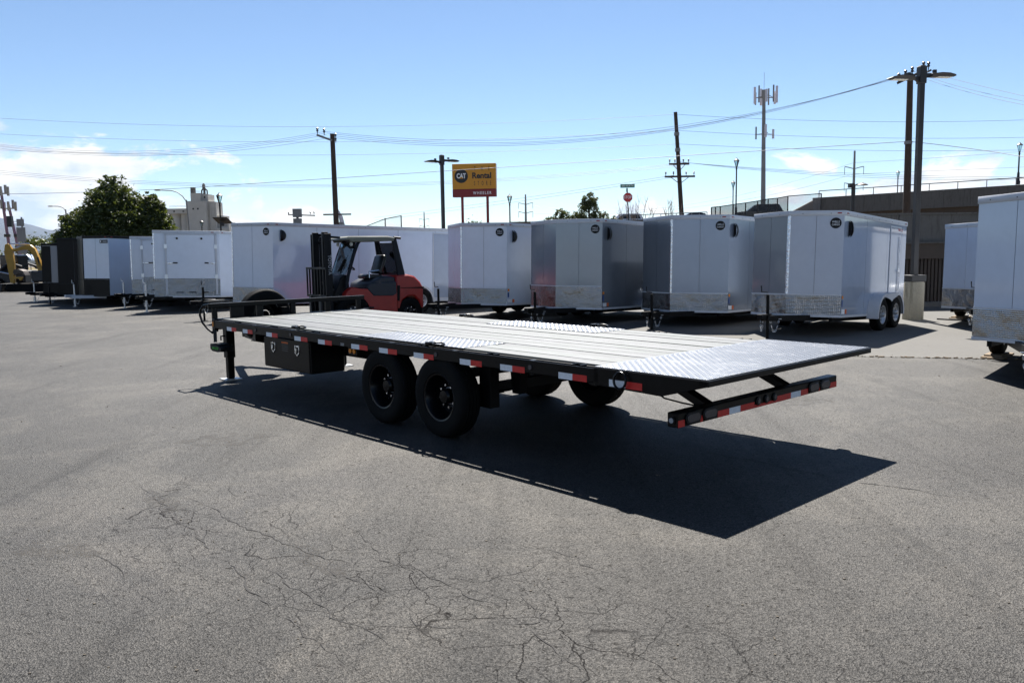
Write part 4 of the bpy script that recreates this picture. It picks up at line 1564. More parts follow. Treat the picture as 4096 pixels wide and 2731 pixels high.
r2, bdr2, Tr2 = cargo('white cargo trailer in front of the ribbed brown wall, tyre on wooden blocks', 10.55, 18.0, R(48.7), R(2.0), 0.40, 1.85, 2.1, 0.70, 4.0, 'white_panel', None, axle_x=2.2, tandem=False, blocks=True, badge=None, **A_)
# stickers low on the right sides
for bd_, hw_ in ((bd5, .95), (bd4, 1.14), (bd3, 1.095), (bd2, 1.085)):
    y = -hw_ - .001
    bd_(MB().span((.03, y - .004, .36), (.10, y, .42)), 'amber_marker', 'lens_amber')
    bd_(MB().span((.03, y - .002, .20), (.09, y, .33)), 'decal', 'decal_blue')
    bd_(MB().span((.03, y - .002, .06), (.20, y, .15)), 'decal', 'letter_white')
    bd_(MB().span((.22, y - .003, .06), (.30, y, .15)), 'decal', 'decal_orange')

# wooden blocks under the two right-hand trailers' tyres
def block_stack(parent_pos, yaw, label):
    t = thing('timber_block', label, 'wood block', parent_pos, yaw)
    MB().span((-.42, -.16, 0), (.42, .16, .028)).build('board', 'timber_block', t, bevel=.003)
    MB().span((-.30, -.12, .028), (.26, .14, .052)).build('board', 'timber_block', t, bevel=.003)


def side_pt(t, x, y):
    return tuple(Vector((t.location.x, t.location.y, 0)) + Matrix.Rotation(t.rotation_euler.z, 3, 'Z') @ Vector((x, y, 0)))


block_stack(side_pt(r1, 2.3, 1.15), R(48.8), 'pair of boards under the tyre of the white trailer at the picture edge')
block_stack(side_pt(r2, 2.2, 1.15), R(48.7), 'pair of boards under the tyre of the trailer by the brown wall')

# the left group
LG = dict(group='enclosed trailers parked in the left group')
l1, bdl1, Tl1 = cargo('white trailer with a closed front ramp door, next to the long white trailer', -10.94, 28.76, R(55.1), R(1.6), 0.43, 2.2, 2.64, 1.6, 7.0, 'white_panel', None, jack_off=.45, jack_mat='galvanised', badge=.80, guard_h=.62, vent=False, **LG)
l2, bdl2, Tl2 = cargo('white trailer with polished corner, beside the black and white trailer', -12.78, 31.16, R(55.1), R(1.1), 0.44, 2.07, 2.6, 1.6, 7.0, 'white_panel', None, jack_off=.45, jack_mat='galvanised', badge=None, guard_h=.55, vent=False, **LG)
l3, bdl3, Tl3 = cargo('black and white trailer with white upper nose and a white tongue beam', -15.97, 31.62, R(55.0), R(1.8), 0.37, 2.24, 2.27, 0.38, 4.6, 'white_panel', 'black_panel', jack_off=.5, jack_mat='galvanised', badge=None, low='black_panel', trim='plastic_black', strip='plastic_black', guard_h=.62, tongue_mat='trim_white', vent=False, **LG)
l4, bdl4, Tl4 = cargo('glossy black trailer with a round white badge', -17.67, 33.51, R(58), R(1.8), 0.35, 2.23, 2.2, 0.69, 4.6, 'black_panel', None, jack_off=.5, badge=.84, badge_dark=False, low='black_panel', trim='plastic_black', strip=None, vent=False, **LG)
l5, bdl5, Tl5 = cargo('dark trailer with a grey door panel beside the yellow excavator', -19.56, 35.76, R(58), R(1.7), 0.33, 2.09, 2.1, 0.69, 4.6, 'grey_panel', 'black_panel', jack_off=.5, jack_mat='galvanised', badge=None, low='black_panel', trim='plastic_black', strip='plastic_black', vent=False, **LG)


def on_nose(bd, w, nl, f0, f1, z0, z1, d0, d1, name, mat, parent=None, bevel=0.0):
    """piece lying on the right-hand nose face, f along the face"""
    a, b = Vector((-nl, 0)), Vector((0, -w / 2))
    e = (b - a).normalized()
    n = Vector((e.y, -e.x))
    p = [a.lerp(b, f0) + n * d0, a.lerp(b, f1) + n * d0, a.lerp(b, f1) + n * d1, a.lerp(b, f0) + n * d1]
    return bd(MB().prism([tuple(q) for q in p], z0, z1), name, mat, parent, bevel=bevel)


for bd_, w_, nl_, h_ in ((bdl1, 2.64, 1.6, 2.2), (bdl2, 2.6, 1.6, 2.07)):
    dr = on_nose(bd_, w_, nl_, .19, .93, .62, h_ - .13, 0, .02, 'ramp_door', 'white_panel', None, .004)
    on_nose(bd_, w_, nl_, .19, .93, .12, .618, 0, .02, 'ramp_skirt', 'tread_sheet', dr)
    for f in (.175, .935):
        on_nose(bd_, w_, nl_, f, f + .028, .08, h_ - .10, 0, .035, 'ramp_jamb', 'trim_white', dr)
        for z in (.62, 1.62):
            on_nose(bd_, w_, nl_, f - .012, f + .035, z, z + .13, .02, .05, 'latch_block', 'trim_aluminium', dr)
    on_nose(bd_, w_, nl_, .175, .963, h_ - .13, h_ - .095, 0, .035, 'ramp_header', 'trim_white', dr)
    for f0, f1 in ((.20, .29), (.86, .93)):
        on_nose(bd_, w_, nl_, f0, f1, 1.12, 1.15, .03, .055, 'latch_bar', 'chrome', dr)
    for f0, f1 in ((.29, .36), (.77, .83)):
        on_nose(bd_, w_, nl_, f0, f1, 1.12, 1.16, .03, .06, 'latch_grip', 'plastic_black', dr)
    for f in (.36, .73):
        a, b = Vector((-nl_, 0)), Vector((0, -w_ / 2))
        e = (b - a).normalized()
        n = Vector((e.y, -e.x))
        p = a.lerp(b, f)
        bd_(MB().cyl((p.x, p.y, h_ - .25), (p.x + n.x * .04, p.y + n.y * .04, h_ - .25), .035, n=14), 'bumper_stop', 'plastic_black', dr)
    for f0, f1 in ((.33, .44), (.52, .63), (.71, .82)):
        on_nose(bd_, w_, nl_, f0, f1, .14, .175, .02, .026, 'hinge', 'plastic_black', dr)
# black base and corner on the black-and-white trailer, dark plate with pale marks
on_nose(bdl3, 2.27, .38, .0, 1.0, .63, .66, .0, .012, 'belt_trim', 'plastic_black')
pl = on_nose(bdl3, 2.27, .38, .68, .97, 1.98, 2.10, 0, .012, 'name_plate', 'plastic_black')
on_nose(bdl3, 2.27, .38, .70, .74, 2.01, 2.07, .012, .014, 'plate_mark', 'letter_white', pl)
on_nose(bdl3, 2.27, .38, .79, .95, 2.01, 2.06, .012, .014, 'plate_mark', 'decal_grey', pl)
bdl3(MB().span((1.55, -1.15, .03), (1.75, -1.13, 2.1)), 'door_post', 'plastic_black')
on_nose(bdl5, 2.1, .69, .0, .30, .46, 1.98, .0, .010, 'dark_panel', 'black_panel')
dd = on_nose(bdl5, 2.1, .69, .62, 1.0, .40, 1.90, .0, .014, 'door', 'grey_panel')
on_nose(bdl5, 2.1, .69, .58, .64, .36, 1.95, .0, .022, 'door_frame', 'plastic_black', dd)
for z in (.62, 1.45):
    on_nose(bdl5, 2.1, .69, .54, .64, z, z + .11, .0, .03, 'hinge', 'plastic_black', dd)
on_nose(bdl5, 2.1, .69, .70, 1.0, 1.10, 1.13, .014, .04, 'latch_bar', 'plastic_black', dd)


# ------------------------------------------------------------------ forklift (x forward, y left, z up)
fk = thing('forklift', 'red and black forklift with overhead guard parked between the flatbed and the long white trailer', 'forklift', (-3.77, 21.0, 0), R(213))
fk.scale = (1.05, 1.05, 1.0)


def fp(m, name, mat, parent=None, smooth=35, bevel=0.0):
    return m.build(name, mat, parent or fk, smooth, bevel)


# chassis with wheel cut, counterweight, cowl
for sgn in (1, -1):
    side = [(.74, .70), (.66, .88), (.52, 1.0), (.30, .95), (-.35, .93), (-.40, 1.0), (-.62, 1.0), (-.62, .30), (.04, .24), (.08, .45), (.20, .66), (.36, .78), (.56, .80)]
    fp(MB().slab(side, sgn * .36, sgn * .62), 'side_body', 'forklift_red', bevel=.012)
    st = fp(MB().span((.02, sgn * .60, .46), (.28, sgn * .70, .50)), 'mounting_step', 'guard_dark', bevel=.01)
    fp(MB().span((.02, sgn * .60, .30), (.28, sgn * .68, .335)), 'mounting_step', 'guard_dark', bevel=.01)
fp(MB().span((-.62, -.37, .30), (.9, .37, .92)), 'chassis', 'frame_black')
cw = [(-.60, .40), (-.60, 1.25), (-.92, 1.27), (-1.10, 1.22), (-1.26, 1.06), (-1.33, .92), (-1.34, .45), (-1.30, .38), (-1.24, .42), (-1.20, .60), (-1.08, .72), (-.92, .72), (-.76, .62), (-.70, .40)]
c = fp(MB().slab(cw, -.60, .60), 'counterweight', 'forklift_red', bevel=.035)
fp(MB().slab([(-.61, 1.0), (-.61, .62), (-.68, .60), (-.70, 1.0)], .60, .612), 'air_slot', 'frame_black', c)
fp(MB().slab([(-1.34, .90), (-1.34, .94), (-.62, .94), (-.62, .93)], .596, .606), 'joint_line', 'frame_black', c)
cl = [(.12, .93), (.10, 1.06), (-.02, 1.12), (-.25, 1.22), (-.60, 1.22), (-.62, .95), (-.55, .90)]
fp(MB().slab(cl, -.56, .56), 'engine_cowl', 'forklift_cowl', bevel=.03)
fp(MB().slab([(.16, .95), (.10, 1.08), (-.60, 1.10), (-.61, .80), (-.5, .74), (0, .76)], .58, .635), 'side_cowl', 'forklift_cowl', bevel=.02)
fp(MB().slab([(.92, .78), (.80, 1.02), (.72, 1.22), (.62, 1.30), (.52, 1.28), (.50, .95), (.60, .60), (.9, .60)], -.40, .40), 'dashboard', 'plastic_black', bevel=.02)
fp(MB().slab([(.10, .60), (.52, .60), (.52, .66), (.10, .66)], -.5, .5), 'floor_plate', 'frame_black')
# seat
seat = fp(MB().slab([(.02, 1.17), (.04, 1.25), (-.05, 1.29), (-.42, 1.27), (-.44, 1.17)], -.25, .25), 'seat', 'vinyl_black', bevel=.03)
fp(MB().slab([(-.36, 1.26), (-.42, 1.30), (-.56, 1.72), (-.52, 1.78), (-.44, 1.76), (-.30, 1.34)], -.25, .25), 'backrest', 'vinyl_black', seat, bevel=.04)
fp(MB().tube([(-.05, .30, 1.2), (-.05, .30, 1.36), (-.30, .30, 1.38)], .02, 8), 'armrest', 'chrome', seat)
# steering column and wheel
sc = fp(MB().cyl((.55, 0, 1.2), (.36, 0, 1.48), .03, n=10), 'steering_column', 'plastic_black')
ctr = Vector((.35, 0, 1.50))
nx = Vector((.56, 0, -.83)).normalized()
u_, v_ = MB().frame_of(nx)
fp(MB().tube([ctr + u_ * (.17 * math.cos(a)) + v_ * (.17 * math.sin(a)) for a in [2 * math.pi * k / 24 for k in range(24)]], .013, 8, True), 'steering_wheel', 'plastic_black', sc)
for k in range(3):
    a = 2 * math.pi * k / 3
    fp(MB().cyl(ctr, ctr + u_ * (.17 * math.cos(a)) + v_ * (.17 * math.sin(a)), .010, n=6), 'spoke', 'plastic_black', sc)
for k in range(3):
    fp(MB().tube([(.50, -.25 + .06 * k, 1.25), (.42, -.25 + .06 * k, 1.40), (.41, -.25 + .06 * k, 1.43)], [.008, .008, .02], 8), 'control_lever', 'plastic_black')
# overhead guard
gd_ = fp(MB().slab([(.62, 2.14), (.60, 2.20), (.52, 2.235), (-.45, 2.235), (-.62, 2.20), (-.66, 2.16), (-.5, 2.15)], -.55, .55), 'guard_roof', 'guard_beige', bevel=.02)
for sgn in (1, -1):
    fp(MB().tube([(.62, sgn * .50, .98), (.56, sgn * .50, 1.30), (.40, sgn * .49, 1.80), (.30, sgn * .48, 2.05), (.22, sgn * .47, 2.14), (.05, sgn * .46, 2.18)], .042, 8), 'front_pillar', 'guard_dark', gd_)
    fp(MB().hexa([(-.92, sgn * .55 - .03, 1.0), (-.70, sgn * .55 - .03, 1.0), (-.70, sgn * .55 + .03, 1.0), (-.92, sgn * .55 + .03, 1.0), (-.68, sgn * .50 - .03, 2.17), (-.56, sgn * .50 - .03, 2.17), (-.56, sgn * .50 + .03, 2.17), (-.68, sgn * .50 + .03, 2.17)]), 'rear_pillar', 'guard_dark', gd_, bevel=.01)
    fp(MB().tube([(.42, sgn * .5, 2.16), (.5, sgn * .52, 2.12), (-.6, sgn * .52, 2.14)], .03, 8), 'guard_edge', 'guard_beige', gd_)
fp(MB().span((-.76, -.5, 1.62), (-.72, .5, 1.66)), 'rear_bar', 'guard_dark', gd_)
fp(MB().span((-.70, -.5, 2.02), (-.66, .5, 2.07)), 'rear_bar', 'guard_dark', gd_)
fp(MB().cyl((-.62, .50, 2.20), (-.80, .50, 2.18), .032, n=10), 'guard_end_tube', 'guard_dark', gd_)
fp(MB().hexa([(.60, -.46, 1.30), (.61, -.46, 1.30), (.61, .46, 1.30), (.60, .46, 1.30), (.315, -.44, 2.10), (.325, -.44, 2.10), (.325, .44, 2.10), (.315, .44, 2.10)]), 'windscreen', 'clear_glass', gd_, None)
fp(MB().hexa([(-.79, -.46, 1.25), (-.78, -.46, 1.25), (-.78, .46, 1.25), (-.79, .46, 1.25), (-.64, -.44, 2.05), (-.63, -.44, 2.05), (-.63, .44, 2.05), (-.64, .44, 2.05)]), 'rear_window', 'clear_glass', gd_, None)
fp(MB().beam((.60, .05, 1.38), (.43, .22, 1.78), .015, .02), 'wiper_arm', 'plastic_black', gd_)
fp(MB().beam((.62, .0, 1.36), (.50, .16, 1.68), .02, .025), 'wiper_blade', 'plastic_black', gd_)
for y, z, r in ((.18, 1.98, .075), (-.05, 1.94, .09), (.32, 2.02, .06)):
    fp(MB().lathe([(.002, 0), (r, .02), (r, .09), (r * .6, .13), (.002, .14)], (-.66, y, z), (-1, 0, 0), 14), 'work_lamp', 'machine_dark', gd_)
for sgn in (1, -1):
    fp(MB().lathe([(.002, 0), (.05, .01), (.05, .04), (.03, .06), (.002, .07)], (.40, sgn * .42, 2.04), (1, 0, 0), 14), 'head_lamp', 'lamp_lens', gd_)
fp(MB().tube([(.35, .48, 2.02), (.50, .58, 1.98), (.52, .62, 1.88)], .012, 6), 'mirror_arm', 'plastic_black', gd_)
# mast
for sgn in (1, -1):
    y = sgn * .40
    up = fp(MB().span((.93, y - .055, .12), (1.00, y + .055, 2.30)).span((1.00, y - .055, .12), (1.10, y - .035, 2.30)).span((1.00, y + .035, .12), (1.10, y + .055, 2.30)), 'mast_outer_rail', 'mast_black', bevel=.004)
    yi = sgn * .31
    fp(MB().span((.96, yi - .035, .2), (1.10, yi + .035, 2.34)), 'mast_inner_rail', 'mast_black', up, bevel=.004)
    fp(MB().cyl((.91, sgn * .30, .3), (.91, sgn * .30, 2.2), .035, n=12), 'lift_cylinder', 'mast_black', up)
    fp(MB().beam((.90, sgn * .30, .95), (.60, sgn * .30, .85), .05, .05), 'tilt_cylinder', 'machine_dark', up)
    fp(MB().beam((.95, y, 2.22), (.70, y, 2.20), .05, .05), 'mast_bracket', 'mast_black', up)
for z in (.25, 1.05, 2.05, 2.24):
    fp(MB().span((.92, -.42, z), (.955, .42, z + .07)), 'mast_cross_tie', 'mast_black', bevel=.004)
lettering('mast_lettering', 'TOYOTA', .115, 'decal_grey', fk, place((.985, .4575, 1.55), (0, 0, -1), (-1, 0, 0)) @ Matrix.Identity(4), 1.0, .002)
hose = MB()
for k in range(3):
    hose.tube([(.90, .10 + .05 * k, 2.1), (.86, .12 + .05 * k, 1.5), (.84, .14 + .05 * k, 1.0), (.88, .15 + .05 * k, .6)], .012, 6)
fp(hose, 'hydraulic_hose', 'rubber')
# carriage, backrest and forks
car = fp(MB().span((1.12, -.50, .30), (1.17, .50, .42)).span((1.12, -.50, .66), (1.17, .50, .76)).span((1.12, -.36, .30), (1.16, -.28, .76)).span((1.12, .28, .30), (1.16, .36, .76)), 'carriage', 'mast_black', bevel=.005)
fp(MB().span((1.13, -.66, 1.44), (1.17, .66, 1.49)), 'backrest_bar', 'mast_black', car, bevel=.005)
fp(MB().span((1.13, -.66, .76), (1.17, .66, .82)), 'backrest_bar', 'mast_black', car, bevel=.005)
for k in range(8):
    y = -.64 + k * .183
    fp(MB().span((1.135, y - .022, .80), (1.165, y + .022, 1.46)), 'backrest_bar', 'mast_black', car)
for y in (-.32, .32):
    fp(MB().span((1.17, y - .065, .06), (1.215, y + .065, .78)).hexa([(1.20, y - .065, .055), (2.25, y - .05, .06), (2.25, y + .05, .06), (1.20, y + .065, .055), (1.20, y - .065, .10), (2.25, y - .05, .07), (2.25, y + .05, .07), (1.20, y + .065, .10)]), 'fork', 'machine_dark', car, bevel=.004)
# wheels
for sgn in (1, -1):
    wheel(fk, (.50, sgn * .52, .40), (0, sgn, 0), .40, .26, .20, .08, 'rim_black', 6, 0)
    wheel(fk, (-.97, sgn * .48, .335), (0, sgn, 0), .335, .22, .17, .06, 'rim_black', 6, 0)
fp(MB().cyl((.5, -.5, .4), (.5, .5, .4), .06, n=10), 'front_axle', 'frame_black')
fp(MB().cyl((-.97, -.45, .335), (-.97, .45, .335), .05, n=10), 'rear_axle', 'frame_black')


# ------------------------------------------------------------------ poles, lamps, signs, wires
def taper_pole(root, base, top, r0, r1, mat, n=12, name='pole'):
    return MB().cyl(base, top, r0, r1, n).build(name, mat, root)


def insulator(root, p, s=1.0):
    p = Vector(p)
    MB().lathe([(.02 * s, 0), (.02 * s, .10 * s), (.055 * s, .12 * s), (.055 * s, .17 * s), (.03 * s, .19 * s), (.06 * s, .22 * s), (.06 * s, .27 * s), (.02 * s, .30 * s), (.001, .31 * s)], p, (0, 0, 1), 8).build('insulator', 'insulator', root)


# timber utility poles
p1 = thing('utility_pole', 'dark wooden utility pole with a short bracket arm rising behind the forklift', 'utility pole', (-12.50, 60.0, 0))
taper_pole(p1, (0, 0, 0), (-.07, 0, 10.33), .22, .165, 'pole_wood')
MB().beam((-.07, -.12, 9.85), (-1.15, -.12, 10.25), .12, .14).build('bracket_arm', 'pole_grey', p1)
for x in (-1.1, -.62):
    insulator(p1, (x, -.12, 10.32 - .17 * (x + 1.1)), 1.5)
for z in (9.7, 10.0):
    insulator(p1, (.16, 0, z), 1.2)
MB().span((-.9, -.2, 4.6), (1.1, -.1, 4.7)).build('cross_arm', 'pole_wood', p1)
MB().cyl((.35, -.2, 3.5), (.35, -.2, 4.1), .14, n=10).build('service_box', 'pole_grey', p1)

p2 = thing('utility_pole', 'tall leaning wooden utility pole with two cross arms near the stop sign', 'utility pole', (15.75, 75.0, 0))
taper_pole(p2, (0, 0, 0), (-.93, 0, 13.9), .24, .16, 'pole_wood')
for z, w in ((9.35, .9), (8.25, 1.35)):
    x = -.93 * z / 13.9
    MB().span((x - w, -.30, z - .08), (x + w, -.18, z + .08)).build('cross_arm', 'pole_wood', p2)
    for k in (-1, -.45, .45, 1):
        insulator(p2, (x + w * k * .93, -.24, z + .08), 1.2)
    for s in (-1, 1):
        MB().beam((x + s * w * .6, -.25, z - .05), (x, -.22, z - .65), .05, .05).build('arm_brace', 'pole_wood', p2)
for z in (12.0, 10.6):
    MB().cyl((-.93 * z / 13.9, 0, z - .15), (-.93 * z / 13.9, 0, z + .15), .24, n=10).build('pole_band', 'pole_grey', p2)

p3 = thing('utility_pole', 'wooden utility pole standing behind the tall twin-head light pole', 'utility pole', (26.2, 55.0, 0))
taper_pole(p3, (0, 0, 0), (-.12, 0, 12.87), .26, .18, 'pole_wood')
MB().beam((-1.05, -.25, 12.25), (.72, -.25, 13.05), .14, .16).build('cross_arm', 'pole_wood', p3)
MB().beam((-.2, -.35, 12.45), (1.0, -.45, 13.0), .10, .12).build('cross_arm', 'pole_wood', p3)
for x, z in ((-.98, 12.36), (-.55, 12.56), (-.12, 12.75), (.60, 13.07), (.92, 13.05)):
    insulator(p3, (x, -.25, z), 1.7)
MB().cyl((-.10, 0, 8.4), (-.10, 0, 8.6), .25, n=10).build('pole_band', 'pole_grey', p3)


# parking-lot light poles
def twin_head(label, x, y, base_h, base_r, top, yaw, pier):
    t = thing('light_pole', label, 'light pole', (x, y, 0), yaw, 'twin-head parking lot lights')
    if pier:
        b = MB().lathe([(base_r, 0), (base_r, base_h - .03), (base_r - .02, base_h), (.001, base_h)], (0, 0, 0), (0, 0, 1), 36).build('pier', 'pier_concrete', t)
        MB().span((-.20, -.20, base_h), (.20, .20, base_h + .16)).build('base_cover', 'pole_bronze', t, bevel=.01)
    MB().span((-.062, -.062, base_h), (.062, .062, top)).build('pole', 'pole_bronze', t, bevel=.006)
    MB().span((-.085, -.085, top - .42), (.085, .085, top - .02)).build('tenon', 'pole_bronze', t, bevel=.01)
    for s, dz in ((-1, -.10), (1, -.02)):
        z = top - .22 + dz
        hd = MB().add(*[[], []])
        arm = MB().slab([(s * .06, z - .10), (s * .06, z + .06), (s * .24, z + .06), (s * .24, z + .0), (s * .14, z - .03)], -.04, .04).build('arm', 'pole_bronze', t)
        prof = [(.22, -.02), (.22, .05), (.45, .07), (.65, .062), (.82, .03), (.86, .005), (.80, -.015)]
        wd = [.10, .10, .16, .17, .15, .10, .10]
        vs = []
        n = len(prof)
        for sy in (-1, 1):
            for (px, pz), w in zip(prof, wd):
                vs.append((s * px, sy * w, z + pz))
        fs = [tuple(range(n)), tuple(range(2 * n - 1, n - 1, -1))] + [(i, n + i, n + (i + 1) % n, (i + 1) % n) for i in range(n)]
        h = MB().add(vs, fs).build('lamp_head', 'pole_bronze', t, 30, bevel=.008)
        for k in range(4):
            xx = s * (.44 + k * .095)
            MB().span((xx - .035, -.09, z - .026), (xx + .035, .09, z - .012)).build('led_panel', 'lamp_lens', h)
        MB().span((s * .34 - .04, -.03, z + .08), (s * .34 + .04, .03, z + .15)).build('photo_cell', 'pole_bronze', h)
    return t


twin_head('tall bronze light pole with two flat heads on a round concrete pier', 9.85, 20.2, .93, .24, 6.05, R(10), True)
twin_head('bronze light pole with two flat heads left of the yellow and red sign', -2.86, 35.6, 0.0, .2, 5.92, R(40), False)


# old-style lantern lamps on the far street
def lantern(label, x, y, z0, top, group='lantern street lamps', solar=False):
    t = thing('street_lamp', label, 'street lamp', (x, y, z0), 0, group)
    H = top - z0
    MB().lathe([(.16, 0), (.16, .25), (.11, .35), (.09, .9), (.06, 1.0), (.055, H - .95), (.08, H - .88), (.06, H - .82), (.075, H - .70)], (0, 0, 0), (0, 0, 1), 10).build('post', 'pole_bronze', t)
    cage = MB()
    for k in range(6):
        a = 2 * math.pi * k / 6
        cage.beam((.07 * math.cos(a), .07 * math.sin(a), H - .70), (.20 * math.cos(a), .20 * math.sin(a), H - .22), .022, .022)
    ln_ = cage.build('lantern_frame', 'pole_bronze', t)
    MB().lathe([(.06, H - .69), (.185, H - .225)], (0, 0, 0), (0, 0, 1), 6).build('lantern_glass', 'clear_glass', ln_, None)
    MB().lathe([(.25, H - .22), (.22, H - .19), (.10, H - .08), (.05, H - .05), (.03, H), (.001, H + .03)], (0, 0, 0), (0, 0, 1), 8).build('lantern_cap', 'pole_bronze', ln_)
    if solar:
        MB().hexa([(-.45, -.30, H - 1.72), (.55, -.30, H - 1.72), (.75, .30, H - 2.12), (-.25, .30, H - 2.12), (-.45, -.29, H - 1.69), (.55, -.29, H - 1.69), (.75, .31, H - 2.09), (-.25, .31, H - 2.09)]).build('solar_panel', 'machine_dark', t, None)
        MB().span((.05, -.1, H - 2.3), (.25, .1, H - 2.05)).build('battery_box', 'pole_bronze', t)


for lab, tp_, z0, sol in [
    ('lantern lamp at the overpass fence, left of the grey cell tower', (18.42, 68.00, 9.08), 4.2, False),
    ('smaller lantern lamp just left of the lamp at the overpass fence', (23.51, 88.00, 8.88), 3.5, False),
    ('lantern lamp standing on the end of the overpass parapet', (40.71, 67.00, 9.86), 6.55, False),
    ('thin lantern lamp behind the overpass parapet near the tall light pole', (44.07, 95.00, 10.29), 3.5, False),
    ('lantern lamp with a small solar panel in front of the concrete silo', (-20.15, 58.00, 6.17), 0.0, True),
    ('small lantern lamp in front of the concrete silo wall', (-33.32, 90.00, 5.72), 0.0, False),
    ('lantern lamp between the yellow and red sign and a far pylon', (-0.02, 69.00, 6.53), 0.0, False),
]:
    lantern(lab, tp_[0], tp_[1], z0, tp_[2], solar=sol)


# sign on two red posts
sg = thing('rental_sign', 'yellow and red rental store sign on two red posts', 'sign', (-2.72, 64.0, 0), R(-6))
SW, SH = 3.36, 2.50
MB().span((-SW / 2, 0, 6.62), (SW / 2, .62, 6.03 + SH)).build('yellow_box', 'sign_yellow', sg, bevel=.02)
MB().span((-SW / 2, .001, 6.03), (SW / 2, .619, 6.61)).build('red_box', 'sign_red', sg, bevel=.02)
MB().span((-SW / 2 + .02, .02, 6.605), (SW / 2 - .02, .6, 6.625)).build('divider', 'letter_black', sg)
for x in (-.98, .98):
    MB().cyl((x, .3, 0), (x, .3, 6.04), .105, n=14).build('post', 'sign_red', sg)
MB().span((1.06, .2, 3.4), (1.5, .4, 3.7)).build('junction_box', 'sign_red', sg)
dsc = MB().cyl((-.98, -.012, 7.60), (-.98, .002, 7.60), .52, n=40).build('disc', 'letter_black', sg)
lettering('lettering', 'CAT', .50, 'letter_white', dsc, place((-.98, -.018, 7.60), (1, 0, 0)), .72, .018)
MB().add([(-1.14, -.022, 7.415), (-.80, -.022, 7.415), (-.97, -.022, 7.56)], [(0, 1, 2)]).build('triangle', 'sign_yellow', dsc, None)
lettering('lettering', 'THE', .46, 'letter_black', sg, place((.62, -.008, 8.13), (1, 0, 0)), .40, .004, space=5.6)
lettering('lettering', 'Rental', .60, 'letter_black', sg, place((.60, -.008, 7.60), (1, 0, 0)), .98, .022)
lettering('lettering', 'STORE', .46, 'letter_black', sg, place((.66, -.008, 7.02), (1, 0, 0)), .40, .004, space=3.1)
lettering('lettering', 'WHEELER', .30, 'letter_white', sg, place((.62, -.008, 6.30), (1, 0, 0)), .82, .006, space=1.45)

# stop sign with street blades
ss = thing('stop_sign', 'red octagonal stop sign with green street name blades', 'sign', (9.60, 68.0, 3.5), R(-4))
c = Vector((0, 0, 2.55))
pts = [(.40 * math.cos(R(22.5 + 45 * k)), .40 * math.sin(R(22.5 + 45 * k))) for k in range(8)]
MB().slab([(p[0], c.z + p[1]) for p in pts], -.06, -.045).build('border', 'letter_white', ss)
MB().slab([(p[0] * .965, c.z + p[1] * .965) for p in pts], -.066, -.059).build('plate', 'stop_red', ss)
lettering('lettering', 'STOP', .33, 'letter_white', ss, place((0, -.068, c.z), (1, 0, 0)), .80, .004)
MB().cyl((.10, 0, -.2), (-.05, 0, 3.3), .045, n=8).build('post', 'pole_bronze', ss)
bl = MB().span((-.60, -.03, 3.33), (.55, -.015, 3.62)).build('street_blade', 'street_sign_green', ss)
lettering('lettering', '200 NORTH', .22, 'letter_white', bl, place((-.02, -.033, 3.475), (1, 0, 0)), .82, .006)
MB().span((-.12, -.5, 2.99), (-.105, .4, 3.28)).build('street_blade', 'street_sign_green', ss)

# cell tower
ct = thing('cell_tower', 'tall grey monopole cell tower with antenna clusters above the overpass', 'tower', (45.6, 150.0, 0))
taper_pole(ct, (0, 0, 0), (-.3, 0, 29.0), .50, .28, 'pole_grey', 16)
MB().cyl((-.30, 0, 28.2), (-.30, 0, 29.6), .42, n=12).build('collar', 'pole_grey', ct)
for zc, rr, n, hh, nm in ((28.7, 1.9, 9, 2.9, 'antenna'), (22.3, 1.7, 3, 2.2, 'antenna')):
    arm = MB()
    for k in range(3):
        a = 2 * math.pi * k / 3 + .5
        b = a + 2 * math.pi / 3
        pa, pb = (rr * math.cos(a), rr * math.sin(a), zc - .3), (rr * math.cos(b), rr * math.sin(b), zc - .3)
        arm.beam((-.3, 0, zc - .3), pa, .12, .12)
        if zc > 25:
            arm.beam(pa, pb, .08, .08)
    arm.build('platform', 'pole_grey', ct)
    for k in range(n):
        a = 2 * math.pi * k / n + .3
        p = Vector((rr * math.cos(a), rr * math.sin(a), zc))
        w = .36 if k % 2 == 0 else .22
        MB().span((p.x - w / 2, p.y - .1, p.z - hh / 2), (p.x + w / 2, p.y + .1, p.z + hh / 2 * (1 if k % 3 else .5))).build(nm, 'banner_white' if k % 2 == 0 else 'pole_grey', ct)
MB().cyl((-.3, 0, 29.6), (-.3, 0, 32.6), .03, n=6).build('whip', 'pole_grey', ct)
MB().cyl((-.2, 0, 24), (-.2, -.6, 24), .05, n=6).build('step_bolt', 'pole_grey', ct)

# far pylons
for lab, tp_ in [('slender transmission pylon beside the tall light pole', (123.39, 300.00, 35.78)), ('slender transmission pylon right of the yellow and red sign', (7.51, 400.00, 28.99)), ('tiny far transmission pylon left of the twin-head light pole', (-61.88, 600.00, 31.25))]:
    t = thing('transmission_pylon', lab, 'pylon', (tp_[0], tp_[1], 0), 0, 'far transmission pylons')
    H = tp_[2]
    MB().cyl((0, 0, 0), (0, 0, H), .8, .35, 8).build('mast', 'pole_grey', t)
    for q in (.16, .32, .50):
        z = H * (1 - q) if H > 30 else H * (1 - q * .9)
        for s_ in (-1, 1):
            MB().tube([(0, 0, z - .6), (s_ * 2.2, 0, z), (s_ * 3.4, 0, z + .2)], .16, 6).build('cross_arm', 'pole_grey', t)
            MB().cyl((s_ * 3.4, 0, z + .2), (s_ * 3.4, 0, z - 2.6), .10, n=6).build('insulator', 'pole_grey', t)

